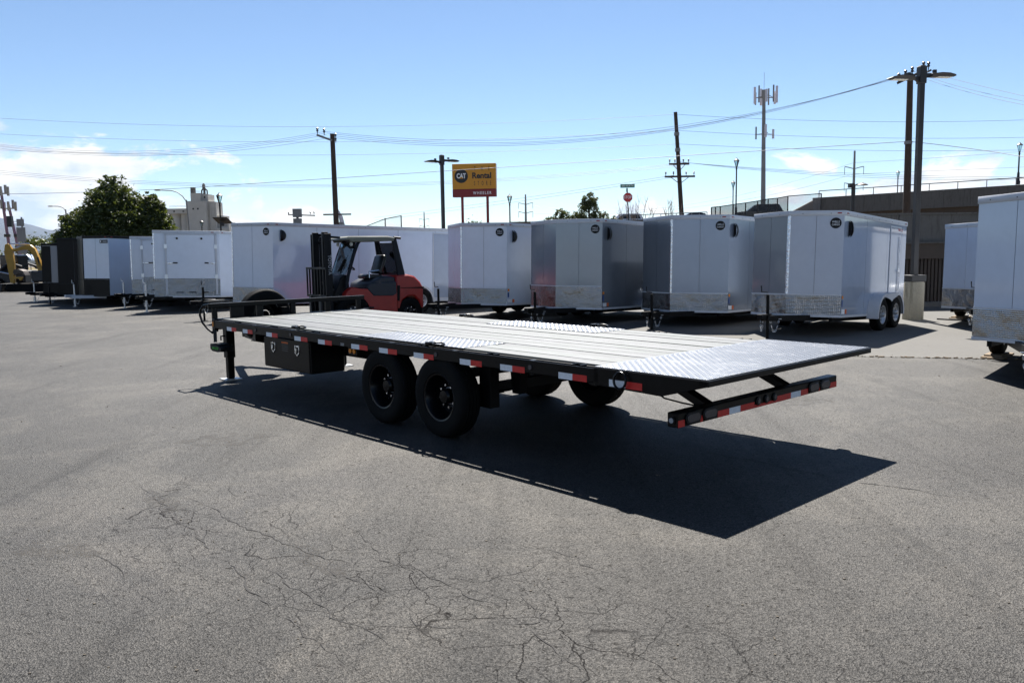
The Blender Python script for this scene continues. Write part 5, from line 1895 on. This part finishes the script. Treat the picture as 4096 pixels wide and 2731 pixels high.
# dark post with a small floodlight in front of the overpass
fl = thing('flood_post', 'dark post carrying a small floodlight and camera in front of the overpass parapet', 'post', (20.55, 50.0, 0))
MB().cyl((0, 0, 0), (0, 0, 5.45), .12, n=10).build('post', 'pole_bronze', fl)
MB().span((-.28, -.15, 5.30), (.02, .15, 5.55)).build('camera_box', 'pole_bronze', fl)
MB().beam((0, 0, 5.40), (.42, 0, 5.52), .06, .06).build('arm', 'pole_bronze', fl)
MB().lathe([(.001, .12), (.14, .10), (.34, .0), (.30, -.03), (.001, -.02)], (.52, 0, 5.46), (0, 0, 1), 14).build('lamp_shade', 'pole_bronze', fl)

# cobra-head street lights
for lab, p_, e_ in [('curved grey cobra-head street light beside the silo', (-35.61, 92.00, 8.01), (-38.65, 92.00, 9.11)), ('far cobra-head street light just left of the big tree', (-58.54, 110.00, 8.22), (-60.45, 110.00, 8.67))]:
    t = thing('street_light', lab, 'street light', (p_[0], p_[1], 0), 0, 'cobra-head street lights')
    w_ = e_[0] - p_[0]
    MB().cyl((0.3, 0, 0), (0, 0, p_[2]), .12, .09, 10).build('pole', 'pole_grey', t)
    k = e_[2] - p_[2]
    MB().tube([(0, 0, p_[2] - .2), (w_ * .12, 0, p_[2] + k * .35), (w_ * .30, 0, p_[2] + k * .75), (w_ * .5, 0, p_[2] + k * .93), (w_ * .9, 0, e_[2])], .055, 8).build('arm', 'pole_grey', t)
    MB().ball((w_, 0, e_[2]), (.45, .16, .09), 12, 6).build('lamp_head', 'pole_grey', t)

# pole top with transformer box, feather flag, fence corner
tp = thing('transformer_pole', 'far pole top with a square grey cabinet and short cross arm', 'utility pole', (-22.95, 90.0, 0))
MB().cyl((0, 0, 0), (0, 0, 6.3), .14, n=10).build('pole', 'pole_wood', tp)
MB().span((-.45, -.25, 5.85), (.45, .25, 6.75)).build('cabinet', 'pole_grey', tp)
MB().span((-.42, -.24, 5.20), (.42, .24, 5.72)).build('cabinet', 'pole_grey', tp)
MB().beam((-1.0, 0, 6.15), (1.9, 0, 6.0), .10, .12).build('cross_arm', 'pole_grey', tp)
for x in (-.95, 1.4, 1.8):
    insulator(tp, (x, 0, 6.1), 1.2)

fg = thing('feather_flag', 'pale feather banner beside the wooden pole behind the forklift', 'flag', (-16.25, 80.0, 0))
MB().tube([(0, 0, 0), (0, 0, 4.4), (-.15, 0, 5.6), (-.55, 0, 6.35)], .03, 6).build('pole', 'pole_grey', fg)
fl_ = [(.0, 3.0), (.55, 3.2), (.42, 4.4), (.20, 5.4), (-.2, 6.1), (-.55, 6.38), (-.22, 5.6), (-.05, 4.4)]
MB().slab(fl_, -.012, .012).build('banner', 'banner_white', fg)
for k in range(3):
    MB().span((.10, -.016, 3.6 + k * .5), (.30, -.011, 3.85 + k * .5)).build('banner_print', 'decal_grey', fg)

fc = thing('fence_corner', 'galvanised chain link fence corner showing above the long white trailer', 'fence', (-11.5, 70.0, 0))
for x, z in ((-.8, 4.1), (1.0, 4.78), (2.35, 4.98)):
    MB().cyl((x, 0, 2.6), (x, 0, z), .05, n=8).build('post', 'pole_grey', fc)
MB().tube([(-1.4, 0, 3.85), (-.8, 0, 4.05), (1.0, 0, 4.70), (2.35, 0, 4.95)], .035, 6).build('top_rail', 'pole_grey', fc)
MB().add([(-.8, .02, 2.6), (2.35, .02, 2.6), (2.35, .02, 4.95), (1.0, .02, 4.7), (-.8, .02, 4.05)], [(0, 1, 2, 3, 4)]).build('mesh_panel', 'chain_link_thin', fc, None)
MB().span((-1.6, -.3, 0), (2.6, .3, 2.62)).build('plinth', 'wall_concrete', fc)

# hose lying on the apron
ho = MB().tube([(10.35, 20.0, .02), (10.9, 19.3, .016), (11.3, 18.2, .016), (11.0, 17.0, .016), (10.3, 15.6, .016), (9.6, 14.6, .016), (9.0, 13.9, .016)], .018, 8).build('hose', 'rubber')
tag(ho, 'black hose snaking over the concrete from the lamp pier', 'hose')

# ------------------------------------------------------------------ wires
WIRES=[
('A',[[-13.19, 60.0, 10.48], [-24.68, 62.0, 9.62], [-38.68, 64.0, 10.48]]),
('A',[[-13.31, 60.5, 10.43], [-24.69, 62.0, 9.49], [-38.68, 64.0, 10.39]]),
('A',[[-13.03, 60.2, 10.3], [-25.34, 62.0, 9.37], [-38.69, 64.0, 10.32]]),
('A',[[-12.68, 60.0, 10.08], [-25.67, 62.0, 9.25], [-38.7, 64.0, 10.19]]),
('B',[[-13.19, 60.0, 10.51], [2.41, 57.5, 9.43], [25.92, 55.0, 12.79]]),
('B',[[-12.98, 60.0, 10.39], [1.81, 57.5, 9.24], [26.11, 55.0, 12.93]]),
('B',[[-12.77, 60.0, 10.23], [1.81, 57.5, 9.15], [26.33, 55.0, 13.06]]),
('B',[[-12.62, 60.0, 10.08], [1.51, 57.5, 9.04], [26.58, 55.0, 13.08]]),
('C',[[26.58, 55.0, 13.14], [27.31, 50.0, 11.26], [28.04, 46.0, 9.8]]),
('C',[[26.36, 55.0, 12.98], [27.19, 50.0, 10.94], [28.06, 46.0, 9.52]]),
('C',[[26.17, 55.0, 12.87], [27.2, 50.0, 10.76], [28.07, 46.0, 9.33]]),
('D',[[14.8, 75.0, 13.71], [-15.64, 78.0, 13.54], [-49.35, 82.0, 15.41]]),
('D',[[14.8, 75.0, 13.71], [27.94, 74.0, 12.79], [44.61, 73.0, 12.47]]),
('D',[[14.89, 75.0, 12.31], [-15.69, 78.0, 12.16], [-49.47, 82.0, 13.92]]),
('D',[[14.89, 75.0, 12.31], [27.98, 74.0, 11.41], [44.69, 73.0, 10.99]]),
('D',[[15.01, 75.0, 11.13], [-16.54, 78.0, 10.98], [-49.6, 82.0, 12.39]]),
('D',[[15.01, 75.0, 11.13], [29.93, 74.0, 10.25], [44.74, 73.0, 9.92]]),
('E',[[14.64, 75.0, 9.38], [-16.65, 78.0, 8.28], [-49.76, 82.0, 10.43]]),
('E',[[15.03, 75.0, 9.3], [-16.65, 78.0, 8.16], [-49.77, 82.0, 10.26]]),
('E',[[15.57, 75.0, 9.21], [-16.66, 78.0, 8.04], [-49.79, 82.0, 10.09]]),
('G',[[14.75, 75.0, 9.57], [29.98, 74.0, 8.25], [44.86, 73.0, 7.6]]),
('G',[[15.18, 75.0, 9.56], [29.99, 74.0, 8.1], [44.87, 73.0, 7.49]]),
('G',[[15.57, 75.0, 9.52], [29.99, 74.0, 7.95], [44.87, 73.0, 7.42]]),
('F',[[26.07, 55.0, 8.58], [-2.25, 62.0, 7.93], [-25.42, 66.0, 7.18]]),
('F',[[26.07, 55.0, 8.58], [28.58, 52.0, 7.71], [30.05, 49.0, 6.85]]),
('F',[[-25.42, 66.0, 7.18], [-33.63, 68.0, 7.14], [-42.64, 70.0, 7.23]]),
('H',[[14.64, 75.0, 8.38], [1.43, 95.0, 7.86], [-19.53, 120.0, 6.98]]),
('H',[[15.03, 75.0, 8.26], [1.92, 95.0, 7.6], [-19.54, 120.0, 6.61]]),
('I',[[123.17, 300.0, 31.63], [60.01, 350.0, 18.81], [7.45, 400.0, 24.21]]),
('I',[[123.29, 300.0, 27.64], [85.57, 350.0, 20.23], [7.39, 400.0, 20.08]]),
('I',[[123.48, 300.0, 31.63], [143.82, 280.0, 30.93], [159.37, 260.0, 30.32]]),
('I',[[123.6, 300.0, 27.64], [144.0, 280.0, 26.64], [159.62, 260.0, 25.54]]),
]
WL = {'A': ('sagging wire leaving the wooden pole behind the forklift towards the tree', 'wires left of the forklift pole'),
      'B': ('long sagging wire between the forklift pole and the pole behind the tall light', 'wires between the two nearer poles'),
      'C': ('wire running on from the pole behind the tall light pole', 'wires right of the light pole'),
      'D': ('thin high wire strung from the upper part of the leaning pole', 'high wires on the leaning pole'),
      'E': ('lower wire passing across the yellow and red sign', 'wires across the sign'),
      'G': ('wire running from the leaning pole cross arm over the overpass', 'wires over the overpass'),
      'H': ('wire dropping from the leaning pole lower arm towards the horizon', 'wires dropping to the horizon'),
      'I': ('faint far wire strung from a transmission pylon', 'wires on the pylons')}
FL_ = iter(['dark cable from mid height of the pole behind the light, crossing above the sign', 'dark cable continuing beyond the tall light pole towards the overpass lamp', 'dark cable passing in front of the big tree towards the antenna masts'])
for k, pts in WIRES:
    r = {'I': .045, 'H': .016, 'F': .019, 'D': .0125, 'E': .014, 'G': .013}.get(k, .0105)
    ob = MB().tube(quad_curve(*pts, n=30), r, 5).build('power_line', 'wire_aluminium')
    if k == 'F':
        tag(ob, next(FL_), 'wire')
    else:
        tag(ob, WL[k][0], 'wire', WL[k][1])


# ------------------------------------------------------------------ trees
def tree(label, x, y, z0, H, lobes, leaf, n, size, seed, trunk_r=.16, cat='tree', group='trees beyond the lot', name='leafy_tree'):
    """lobes: (dx, dy, z, rx, ry, rz) ellipsoids of foliage"""
    r = random.Random(seed)
    t = thing(name, label, cat, (x, y, z0), 0, group)
    tr = MB()
    zc = min(l[2] for l in lobes)
    tr.tube([(0, 0, 0), (.05, 0, zc * .5), (.02, 0, zc), (0, 0, H * .8)], [trunk_r, trunk_r * .8, trunk_r * .6, trunk_r * .15], 8)
    for l in lobes:
        for k in range(5):
            a = r.uniform(0, 6.28)
            e = Vector((l[0] + l[3] * .75 * math.cos(a), l[1] + l[4] * .75 * math.sin(a), l[2] + l[5] * r.uniform(-.3, .6)))
            s0 = Vector((0, 0, max(.4, e.z * r.uniform(.35, .6))))
            m_ = s0.lerp(e, .5) + Vector((0, 0, .15))
            tr.tube([s0, m_, e], [trunk_r * .35, trunk_r * .2, trunk_r * .05], 5)
    tr.build('trunk', 'bark', t)
    vs, fs = [], []
    wsum = sum(l[3] * l[4] * l[5] for l in lobes)
    clumps = []
    for l in lobes:
        k = max(6, int(n / 26 * l[3] * l[4] * l[5] / wsum))
        for _ in range(k):
            u = Vector((r.gauss(0, 1), r.gauss(0, 1), r.gauss(0, 1))).normalized()
            q = r.uniform(.35, 1.0) ** .5
            c = Vector((l[0] + u.x * l[3] * q, l[1] + u.y * l[4] * q, l[2] + u.z * l[5] * q))
            if u.z < 0:
                c.z = l[2] + u.z * l[5] * q * .8
            clumps.append((c, u, .22 * (l[3] * l[4] * l[5]) ** (1 / 3) * r.uniform(.6, 1.3)))
    for c, u, cr in clumps:
        for _ in range(26):
            d = Vector((r.gauss(0, 1), r.gauss(0, 1), r.gauss(0, .8)))
            p = c + d * cr * .5
            a = Vector((r.gauss(0, 1), r.gauss(0, 1), r.gauss(0, .6) - .25)).normalized()
            b = a.cross(Vector((r.gauss(0, 1), r.gauss(0, 1), r.gauss(0, 1)))).normalized()
            s = size * r.uniform(.6, 1.35)
            o = len(vs)
            vs += [tuple(p - a * s), tuple(p + b * s * .42), tuple(p + a * s), tuple(p - b * s * .42)]
            fs.append((o, o + 1, o + 2, o + 3))
    m = MB()
    m.v, m.f = vs, fs
    m.build('crown', leaf, t, None)
    return t


def lobe(px, py, Y, cx, rx, rz):
    pass


# the big dark tree: three crowns side by side
tree('tallest crown of the big dark green tree behind the black trailers', -28.5, 60, 0, 7.9, [(0, 0, 3.6, 2.8, 2.4, 2.5), (.05, 0, 5.3, 2.0, 1.8, 1.7), (.1, 0, 6.7, .95, .9, 1.1), (-1.7, .2, 3.6, 1.8, 1.6, 1.9), (1.7, .1, 3.5, 1.8, 1.7, 2.0)], 'leaf_green', 34000, .135, 21, .2)
tree('shorter rounded crown at the left of the big dark green tree', -31.2, 60.6, 0, 5.4, [(0, 0, 3.0, 1.8, 1.7, 1.9), (-.2, 0, 4.3, 1.2, 1.1, 1.0), (-.6, 0, 2.6, 1.5, 1.3, 1.5)], 'leaf_green', 17000, .135, 22)
tree('narrow crown at the right of the big dark green tree, next to the silo', -25.9, 60.4, 0, 6.6, [(0, 0, 3.3, 1.5, 1.6, 2.1), (0, 0, 5.0, 1.05, 1.0, 1.1), (-.05, 0, 6.0, .5, .5, .6), (.6, 0, 2.6, 1.0, 1.2, 1.3)], 'leaf_green', 17000, .135, 23)
# trees over the raised street
tree('upright green tree left of the stop sign', 7.3, 77, 3.1, 4.0, [(0, 0, 2.2, .95, .9, 1.3), (.1, 0, 3.2, .7, .7, .8), (-.35, 0, 3.0, .5, .5, .7)], 'leaf_olive', 5000, .10, 31, .1)
tree('small olive tree left of the upright tree by the stop sign', 4.8, 78, 3.1, 2.7, [(0, 0, 1.7, .75, .8, .95), (-.9, 0, 1.4, .8, .7, .55)], 'leaf_olive', 3200, .10, 32, .08)
tree('low shrub between the small olive tree and the upright tree', 6.1, 77.5, 3.1, 2.2, [(0, 0, 1.4, .75, .7, .85)], 'leaf_olive', 2200, .10, 33, .07, 'shrub')
tree('low shrub right of the upright tree, below the stop sign', 8.65, 77, 3.2, 2.3, [(0, 0, 1.3, .6, .6, .9), (.9, 0, 1.0, .6, .6, .7)], 'leaf_olive', 2200, .10, 34, .07, 'shrub')
tree('pale round tree below the yellow and red sign', -3.7, 82, 0, 4.8, [(0, 0, 3.0, 2.3, 2, 1.7), (.9, 0, 3.4, 1.2, 1.2, 1.2)], 'leaf_olive', 6000, .13, 35, .14)
tree('yellow-green tree behind the excavator arm', -70.5, 125, 0, 5.6, [(0, 0, 3.0, 3.6, 3, 2.2), (3.8, 0, 2.8, 2.8, 2.5, 2.1)], 'leaf_olive', 6000, .22, 36, .2)
tree('dark bush at the far left picture edge behind the excavator', -79.5, 124, 0, 5.0, [(0, 0, 2.6, 2.6, 2.5, 2.4)], 'leaf_green', 4000, .22, 37, .2)


def bare(label, x, y, z0, H, n, spread, seed):
    r = random.Random(seed)
    t = thing('bare_shrub', label, 'shrub', (x, y, z0), 0, 'bare shrubs by the stop sign')
    for k in range(n):
        bx = r.uniform(-spread, spread)
        top = Vector((bx * 1.25 + r.uniform(-.3, .3), r.uniform(-.4, .4), H * r.uniform(.55, 1)))
        b = MB()
        base = Vector((bx * .7, r.uniform(-.2, .2), 0))
        pts = [base.lerp(top, q / 6) + Vector((r.uniform(-.05, .05), 0, 0)) for q in range(7)]
        b.tube(pts, [.035 * (1 - q / 8) for q in range(7)], 5)
        for j in range(6):
            s0 = pts[r.randint(2, 5)]
            e = s0 + Vector((r.uniform(-.35, .35), r.uniform(-.2, .2), r.uniform(.35, .9)))
            b.tube([s0, s0.lerp(e, .5) + Vector((r.uniform(-.06, .06), 0, 0)), e], [.016, .012, .006], 4)
        b.build('branch', 'twig', t)


bare('bare leafless shrub standing behind the stop sign post', 10.6, 73, 3.5, 2.9, 12, 1.9, 51)
bare('bare leafless shrub at the foot of the leaning utility pole', 14.6, 74, 3.5, 2.9, 7, .8, 52)

# ------------------------------------------------------------------ silo
si = thing('grain_silo', 'pale concrete grain silo with a stepped head house and rooftop pipes', 'silo', (-67, 180, 0))


def sb(x0, x1, z0, z1, y0, y1, name, mat='silo_concrete', parent=None):
    return MB().span((x0 + 67, y0, z0), (x1 + 67, y1, z1)).build(name, mat, parent or si, None)


tw = sb(-69.8, -65.5, 0, 13.7, 0, 6, 'tower')
for k in range(4):
    MB().cyl((-65.4 + 67 + .38 + k * .36, 1.2, 0), (-65.4 + 67 + .38 + k * .36, 1.2, 13.4), .24, n=12).build('pilaster', 'silo_concrete', tw)
sb(-65.5, -64.0, 0, 13.6, 1.2, 6, 'tower_wing')
hd = sb(-68.8, -66.7, 13.7, 15.4, 0.2, 5, 'head_house')
sb(-66.7, -65.35, 13.7, 15.2, 1, 5, 'head_house')
sb(-66.2, -65.9, 14.3, 14.8, .96, 1.0, 'head_window', 'machine_dark', hd)
MB().cyl((-68.85 + 67, 2, 13.7), (-68.85 + 67, 2, 16.75), .55, n=16).build('stack', 'wall_concrete', si)
for x, z in ((-68.45, 11.85), (-67.45, 11.85)):
    wf = sb(x, x + .34, z, z + .36, -.03, 0.02, 'window', 'machine_dark', tw)
lw = sb(-76.5, -69.8, 11.1, 12.2, 1, 7, 'gallery')
for x in (-73.0, -71.0):
    sb(x, x + .35, 11.45, 11.75, .95, 1.0, 'window', 'machine_dark', lw)
for x in (-75.6, -73.2, -71.0):
    MB().cyl((x + 67, 3, 0), (x + 67, 3, 11.1), 1.18, n=24).build('silo_bin', 'silo_concrete', si)
an = sb(-64.0, -62.6, 0, 10.6, 2, 6, 'annex')
sb(-62.6, -61.4, 0, 9.2, 2, 6, 'annex')
sb(-62.3, -61.7, 8.2, 8.9, 1.95, 2.0, 'annex_window', 'pole_grey', an)
sb(-64.0, -61.0, 0, 7.9, .8, 2, 'annex')
MB().tube([(-66.4 + 67, 2, 15.2), (-66.4 + 67, 2, 17.1)], [.28, .22], 10).build('cyclone', 'wall_concrete', si)
MB().lathe([(.1, 16.4), (.34, 16.6), (.34, 17.2), (.2, 17.5), (.01, 17.6)], (-66.5 + 67, 2, 0), (0, 0, 1), 12).build('cyclone', 'wall_concrete', si)
for x in (-67.0, -65.8):
    MB().tube([(x + 67, 2, 15.2), (x + 67, 2, 16.0), (-66.45 + 67, 2, 16.7)], .17, 8).build('roof_pipe', 'wall_concrete', si)
rl = MB()
for x0, x1, z in ((-68.8, -66.7, 15.4), (-66.7, -63.9, 13.75), (-73.5, -69.9, 12.2)):
    for h_ in (.25, .5):
        rl.tube([(x0 + 67, .1, z + h_), (x1 + 67, .1, z + h_)], .03, 5)
rl.build('roof_rail', 'pole_grey', si)

# ------------------------------------------------------------------ machines and cars at the far left
# forward = -x (towards the left of the row)
ex = thing('mini_excavator', 'yellow mini excavator with its arm folded down beside the dark trailers', 'excavator', (-26.2, 47.0, 0))


def E_(x, z):
    return (x + 26.2, z)


boom = [E_(-26.45, 1.02), E_(-26.75, 1.08), E_(-26.98, 1.95), E_(-27.15, 2.28), E_(-27.45, 2.34), E_(-28.15, 2.22), E_(-28.2, 2.36), E_(-27.9, 2.42), E_(-27.35, 2.60), E_(-27.10, 2.60), E_(-26.85, 2.35), E_(-26.6, 1.6)]
bo = MB().slab(boom, -.11, .11).build('boom', 'excavator_yellow', ex, bevel=.02)
MB().slab([E_(-28.55, 2.62), E_(-28.35, 2.70), E_(-28.15, 2.35), E_(-28.10, 1.5), E_(-28.16, .45), E_(-28.40, .45), E_(-28.52, 1.6), E_(-28.62, 2.2)], -.09, .09).build('arm', 'excavator_yellow', ex, bevel=.02)
MB().cyl((*E_(-27.2, 2.60)[:1], 0, 2.66), (E_(-28.4, 0)[0], 0, 2.66), .035, n=10).build('arm_cylinder', 'chrome', ex)
MB().cyl((E_(-27.15, 0)[0], .06, 2.50), (E_(-27.95, 0)[0], .06, 2.40), .045, n=10).build('hydraulic_pipe', 'chrome', bo)
MB().cyl((E_(-27.15, 0)[0], -.06, 2.55), (E_(-27.95, 0)[0], -.06, 2.44), .03, n=10).build('hydraulic_pipe', 'chrome', bo)
MB().cyl((E_(-26.6, 0)[0], 0, .95), (E_(-26.72, 0)[0], -.12, 1.9), .05, n=10).build('boom_cylinder', 'machine_dark', ex)
MB().slab([E_(-28.05, 1.22), E_(-27.8, 1.25), E_(-27.55, 1.15), E_(-27.42, .88), E_(-27.6, .95), E_(-27.85, .98), E_(-28.02, .90), E_(-28.10, 1.05)], -.26, .26).build('bucket', 'steel_worn', ex, bevel=.01)
MB().slab([E_(-27.9, .80), E_(-27.35, .80), E_(-27.45, .62), E_(-27.55, .62), E_(-27.6, .72), E_(-27.9, .72)], -.6, -.52).build('blade_frame', 'excavator_yellow', ex)
MB().slab([E_(-28.75, 0.02), E_(-28.55, .0), E_(-28.45, .42), E_(-28.6, .45)], -.75, .75).build('dozer_blade', 'machine_dark', ex, bevel=.01)
MB().slab([E_(-28.4, .12), E_(-28.2, .0), E_(-25.6, .0), E_(-25.4, .18), E_(-25.5, .42), E_(-28.2, .44)], -.75, -.45).build('track', 'rubber', ex, bevel=.03)
MB().slab([E_(-28.4, .12), E_(-28.2, .0), E_(-25.6, .0), E_(-25.4, .18), E_(-25.5, .42), E_(-28.2, .44)], .45, .75).build('track', 'rubber', ex, bevel=.03)
MB().span((E_(-26.9, 0)[0], -.7, .5), (E_(-25.1, 0)[0], .7, 1.15)).build('house', 'machine_dark', ex, bevel=.08)
MB().span((E_(-26.4, 0)[0], -.2, 1.15), (E_(-25.5, 0)[0], .65, 2.2)).build('cab', 'car_glass', ex, bevel=.06)

lo = thing('compact_loader', 'dark compact loader with shiny arms at the left picture edge', 'loader', (-29.3, 48.9, 0))
MB().span((-.9, -.7, .4), (1.0, .7, 1.15)).build('body', 'machine_dark', lo, bevel=.06)
MB().span((-.5, -.55, 1.15), (.55, .55, 2.05)).build('cab', 'car_glass', lo, bevel=.05)
for s in (-1, 1):
    MB().tube([(.9, s * .75, 1.35), (.2, s * .75, 1.6), (-1.1, s * .75, .7), (-1.25, s * .75, .35)], .08, 8).build('lift_arm', 'machine_dark', lo)
    MB().cyl((.4, s * .78, .9), (-.7, s * .78, 1.15), .045, n=8).build('lift_cylinder', 'chrome', lo)
    for x in (-.55, .55):
        wheel(lo, (x, s * .75, .36), (0, s, 0), .36, .25, .2, .06, 'rim_black', 0, 0)
MB().slab([(-1.3, .08), (-1.75, .06), (-1.4, .5), (-1.25, .5)], -.8, .8).build('bucket', 'steel_worn', lo)


def car(label, x, y, z, rz, paint, kind='suv', s=1.0, group=None, name='parked_car', cat='car'):
    t = thing(name, label, cat, (x, y, z), rz, group)
    if kind == 'pickup':
        prof = [(-2.75, .55), (-2.75, 1.08), (-.75, 1.10), (-.70, 1.10), (1.15, 1.10), (2.5, 1.0), (2.68, .85), (2.70, .5)]
        top = [(-.70, 1.10), (-.62, 1.78), (-.45, 1.84), (.55, 1.82), (1.15, 1.12)]
        ax = (-1.75, 1.75)
    elif kind == 'sedan':
        prof = [(-2.3, .40), (-2.35, .85), (-1.7, .98), (1.05, .95), (2.1, .82), (2.3, .6), (2.3, .38)]
        top = [(-1.75, .96), (-1.05, 1.38), (-.4, 1.46), (.3, 1.42), (1.15, .95)]
        ax = (-1.35, 1.42)
    else:
        prof = [(-2.3, .45), (-2.35, 1.0), (-2.25, 1.08), (1.15, 1.08), (2.15, .98), (2.35, .75), (2.35, .42)]
        top = [(-2.25, 1.08), (-1.95, 1.66), (-1.7, 1.74), (.1, 1.74), (.45, 1.66), (1.2, 1.08)]
        ax = (-1.4, 1.45)
    W_ = .92
    MB().slab([(p[0] * s, p[1] * s) for p in prof], -W_ * s, W_ * s).build('body', paint, t, bevel=.06)
    n = len(top)
    vs = [(p[0] * s, -(W_ - (.05 + .22 * (p[1] - 1.0))) * s, p[1] * s) for p in top] + [(p[0] * s, (W_ - (.05 + .22 * (p[1] - 1.0))) * s, p[1] * s) for p in top]
    cab = MB().add(vs, [tuple(range(n)), tuple(range(2 * n - 1, n - 1, -1))] + [(i, n + i, n + (i + 1) % n, (i + 1) % n) for i in range(n)]).build('cabin', paint, t, bevel=.03)
    for sgn in (-1, 1):
        xs0, xs1 = top[0][0], top[-1][0]
        zt_ = max(p[1] for p in top)
        zb_ = top[0][1] + .05
        inn = [(xs0 * .80 + .12, zb_), (xs0 * .72 + .18, zt_ - .12), ((xs0 * .70 + xs1 * .3) * .6, zt_ - .12), ((xs0 + xs1) * .35, zb_)]
        y = lambda zz: sgn * (W_ - (.05 + .22 * (zz - 1.0)) + .004) * s
        for quad in ([(xs0 + (xs1 - xs0) * .09, zb_), (xs0 + (xs1 - xs0) * .16, zt_ - .12), (xs0 + (xs1 - xs0) * .42, zt_ - .11), (xs0 + (xs1 - xs0) * .42, zb_)], [(xs0 + (xs1 - xs0) * .46, zb_), (xs0 + (xs1 - xs0) * .46, zt_ - .11), (xs0 + (xs1 - xs0) * .66, zt_ - .13), (xs0 + (xs1 - xs0) * .86, zb_)]):
            MB().add([(q[0] * s, y(q[1]), q[1] * s) for q in quad], [(0, 1, 2, 3)]).build('side_window', 'car_glass', cab, None)
        for a in ax:
            wheel(t, (a * s, sgn * .82 * s, .36 * s), (0, sgn, 0), .36 * s, .22, .21 * s, .03, 'rim_silver', 0, 5)
    for sgn, xx in ((1, prof[-1][0]), (-1, prof[0][0])):
        for yy in (-.7, .7):
            MB().box((xx * s + sgn * .005, yy * s, .82 * s), (.02, .28, .14)).build('headlight' if sgn > 0 else 'tail_light', 'lamp_lens' if sgn > 0 else 'lens_red', t)
    return t


car('silver blue pickup truck parked behind the excavator arm', -61.4, 105, .56, R(4), 'car_silver', 'pickup', name='pickup_truck', cat='truck')
car('white car partly hidden behind the dark trailer door', -56.2, 112, .50, R(6), 'car_white', 'sedan')
car('black SUV climbing the overpass ramp behind the chain link fence', 25.0, 84, 4.42, R(172), 'car_black', 'suv', 1.0)
car('white SUV seen behind the stop sign post', 12.35, 92, 4.06, R(183), 'car_white', 'suv', 1.0)
car('dark sedan roof showing between the trailer roofs left of the fence', 19.6, 90, 4.26, R(178), 'car_black', 'sedan', 1.0)

# lattice of grey sign backs and two tall purple-brown antenna masts at the far left
for lab, b_, tp_, hh in [('brown antenna mast at the left edge with a cluster of panels on top', (-72.12, 120.00, 3.15), (-72.76, 120.00, 11.70), 1), ('brown antenna mast right of the edge mast, panels at mid height', (-70.57, 120.00, 3.12), (-71.71, 120.00, 9.56), 0)]:
    t = thing('antenna_mast', lab, 'tower', (b_[0], b_[1], 0), 0, 'antenna masts at the left edge')
    dx = tp_[0] - b_[0]
    MB().cyl((0, 0, 0), (dx * 1.25, 0, tp_[2]), .24, .18, 10).build('mast', 'pole_purple', t)
    for k in range(5):
        a = 2 * math.pi * k / 5
        MB().box((dx * 1.25 + 1.0 * math.cos(a), .6 * math.sin(a), tp_[2] - .2 + .3 * (k % 2)), (.26, .24, 1.3)).build('antenna', 'pole_grey', t)
    MB().box((dx * 1.2, 0, tp_[2] - .5), (2.0, .2, .15)).build('platform', 'pole_grey', t)
    MB().box((dx * .35, -.3, 5.2), (.7, .4, .4)).build('equipment_box', 'pole_bronze', t)

sbk = thing('road_sign_backs', 'three grey sign backs stacked on one post behind the excavator', 'sign', (-41.0, 70, 0))
MB().cyl((.05, 0, 0), (0, 0, 5.3), .07, n=8).build('post', 'pole_grey', sbk)
for z0, z1, w in ((4.55, 5.15, .62), (3.25, 4.45, .75), (2.3, 3.15, .78)):
    MB().span((-w / 2 - .1, -.06, z0), (w / 2 - .1, -.03, z1)).build('sign_back', 'pole_grey', sbk)
MB().span((-1.15, -.2, 4.5), (-.75, .1, 5.4)).build('signal_head', 'machine_dark', sbk)
MB().beam((-.75, 0, 4.95), (0, 0, 4.95), .05, .05).build('signal_arm', 'pole_grey', sbk)

ys = thing('yard_banner', 'low white and yellow banner board at the left edge behind the loader', 'sign', (-72.0, 112, .5))
MB().span((-3.2, -.05, 1.5), (.6, 0, 2.3)).build('board', 'banner_white', ys)
MB().span((.6, -.05, 1.5), (1.2, 0, 2.35)).build('board', 'sign_yellow', ys)
for x in (-3, 0.9):
    MB().cyl((x, 0, 0), (x, 0, 2.3), .05, n=6).build('post', 'pole_grey', ys)

# wire fence by the bank
wf_ = thing('yard_fence', 'thin grey rail fence between the excavator and the pickup', 'fence', (-36.5, 66.5, 0))
for x in (-6, -4, -2, 0, 2):
    MB().cyl((x, 0, 0), (x, 0, 1.5), .035, n=6).build('post', 'pole_grey', wf_)
MB().tube([(-6.5, 0, 1.45), (2.2, 0, 1.45)], .03, 6).build('rail', 'pole_grey', wf_)
MB().add([(-6.5, .02, .05), (2.2, .02, .05), (2.2, .02, 1.42), (-6.5, .02, 1.42)], [(0, 1, 2, 3)]).build('mesh_panel', 'chain_link_thin', wf_, None)


# ------------------------------------------------------------------ thin air haze, closed box round everything up to the hills
hz = MB().span((-9600, -60, -4), (9600, 9600, 430))
ho_ = bpy.data.objects.new('haze', bpy.data.meshes.new('haze'))
me = ho_.data
me.from_pydata(hz.v, [], hz.f)
COL.objects.link(ho_)
ho_['kind'] = 'stuff'
tag(ho_, 'thin pale blue air haze in front of the far hills', 'haze')
mh = bpy.data.materials.new('haze_air')
mh.use_nodes = True
nt_ = mh.node_tree
nt_.nodes.clear()
o_ = nt_.nodes.new('ShaderNodeOutputMaterial')
v_ = nt_.nodes.new('ShaderNodeVolumePrincipled')
v_.inputs['Color'].default_value = (0.62, 0.78, 1.0, 1)
v_.inputs['Density'].default_value = 0.000014
v_.inputs['Anisotropy'].default_value = 0.3
nt_.links.new(v_.outputs[0], o_.inputs['Volume'])
me.materials.append(mh)
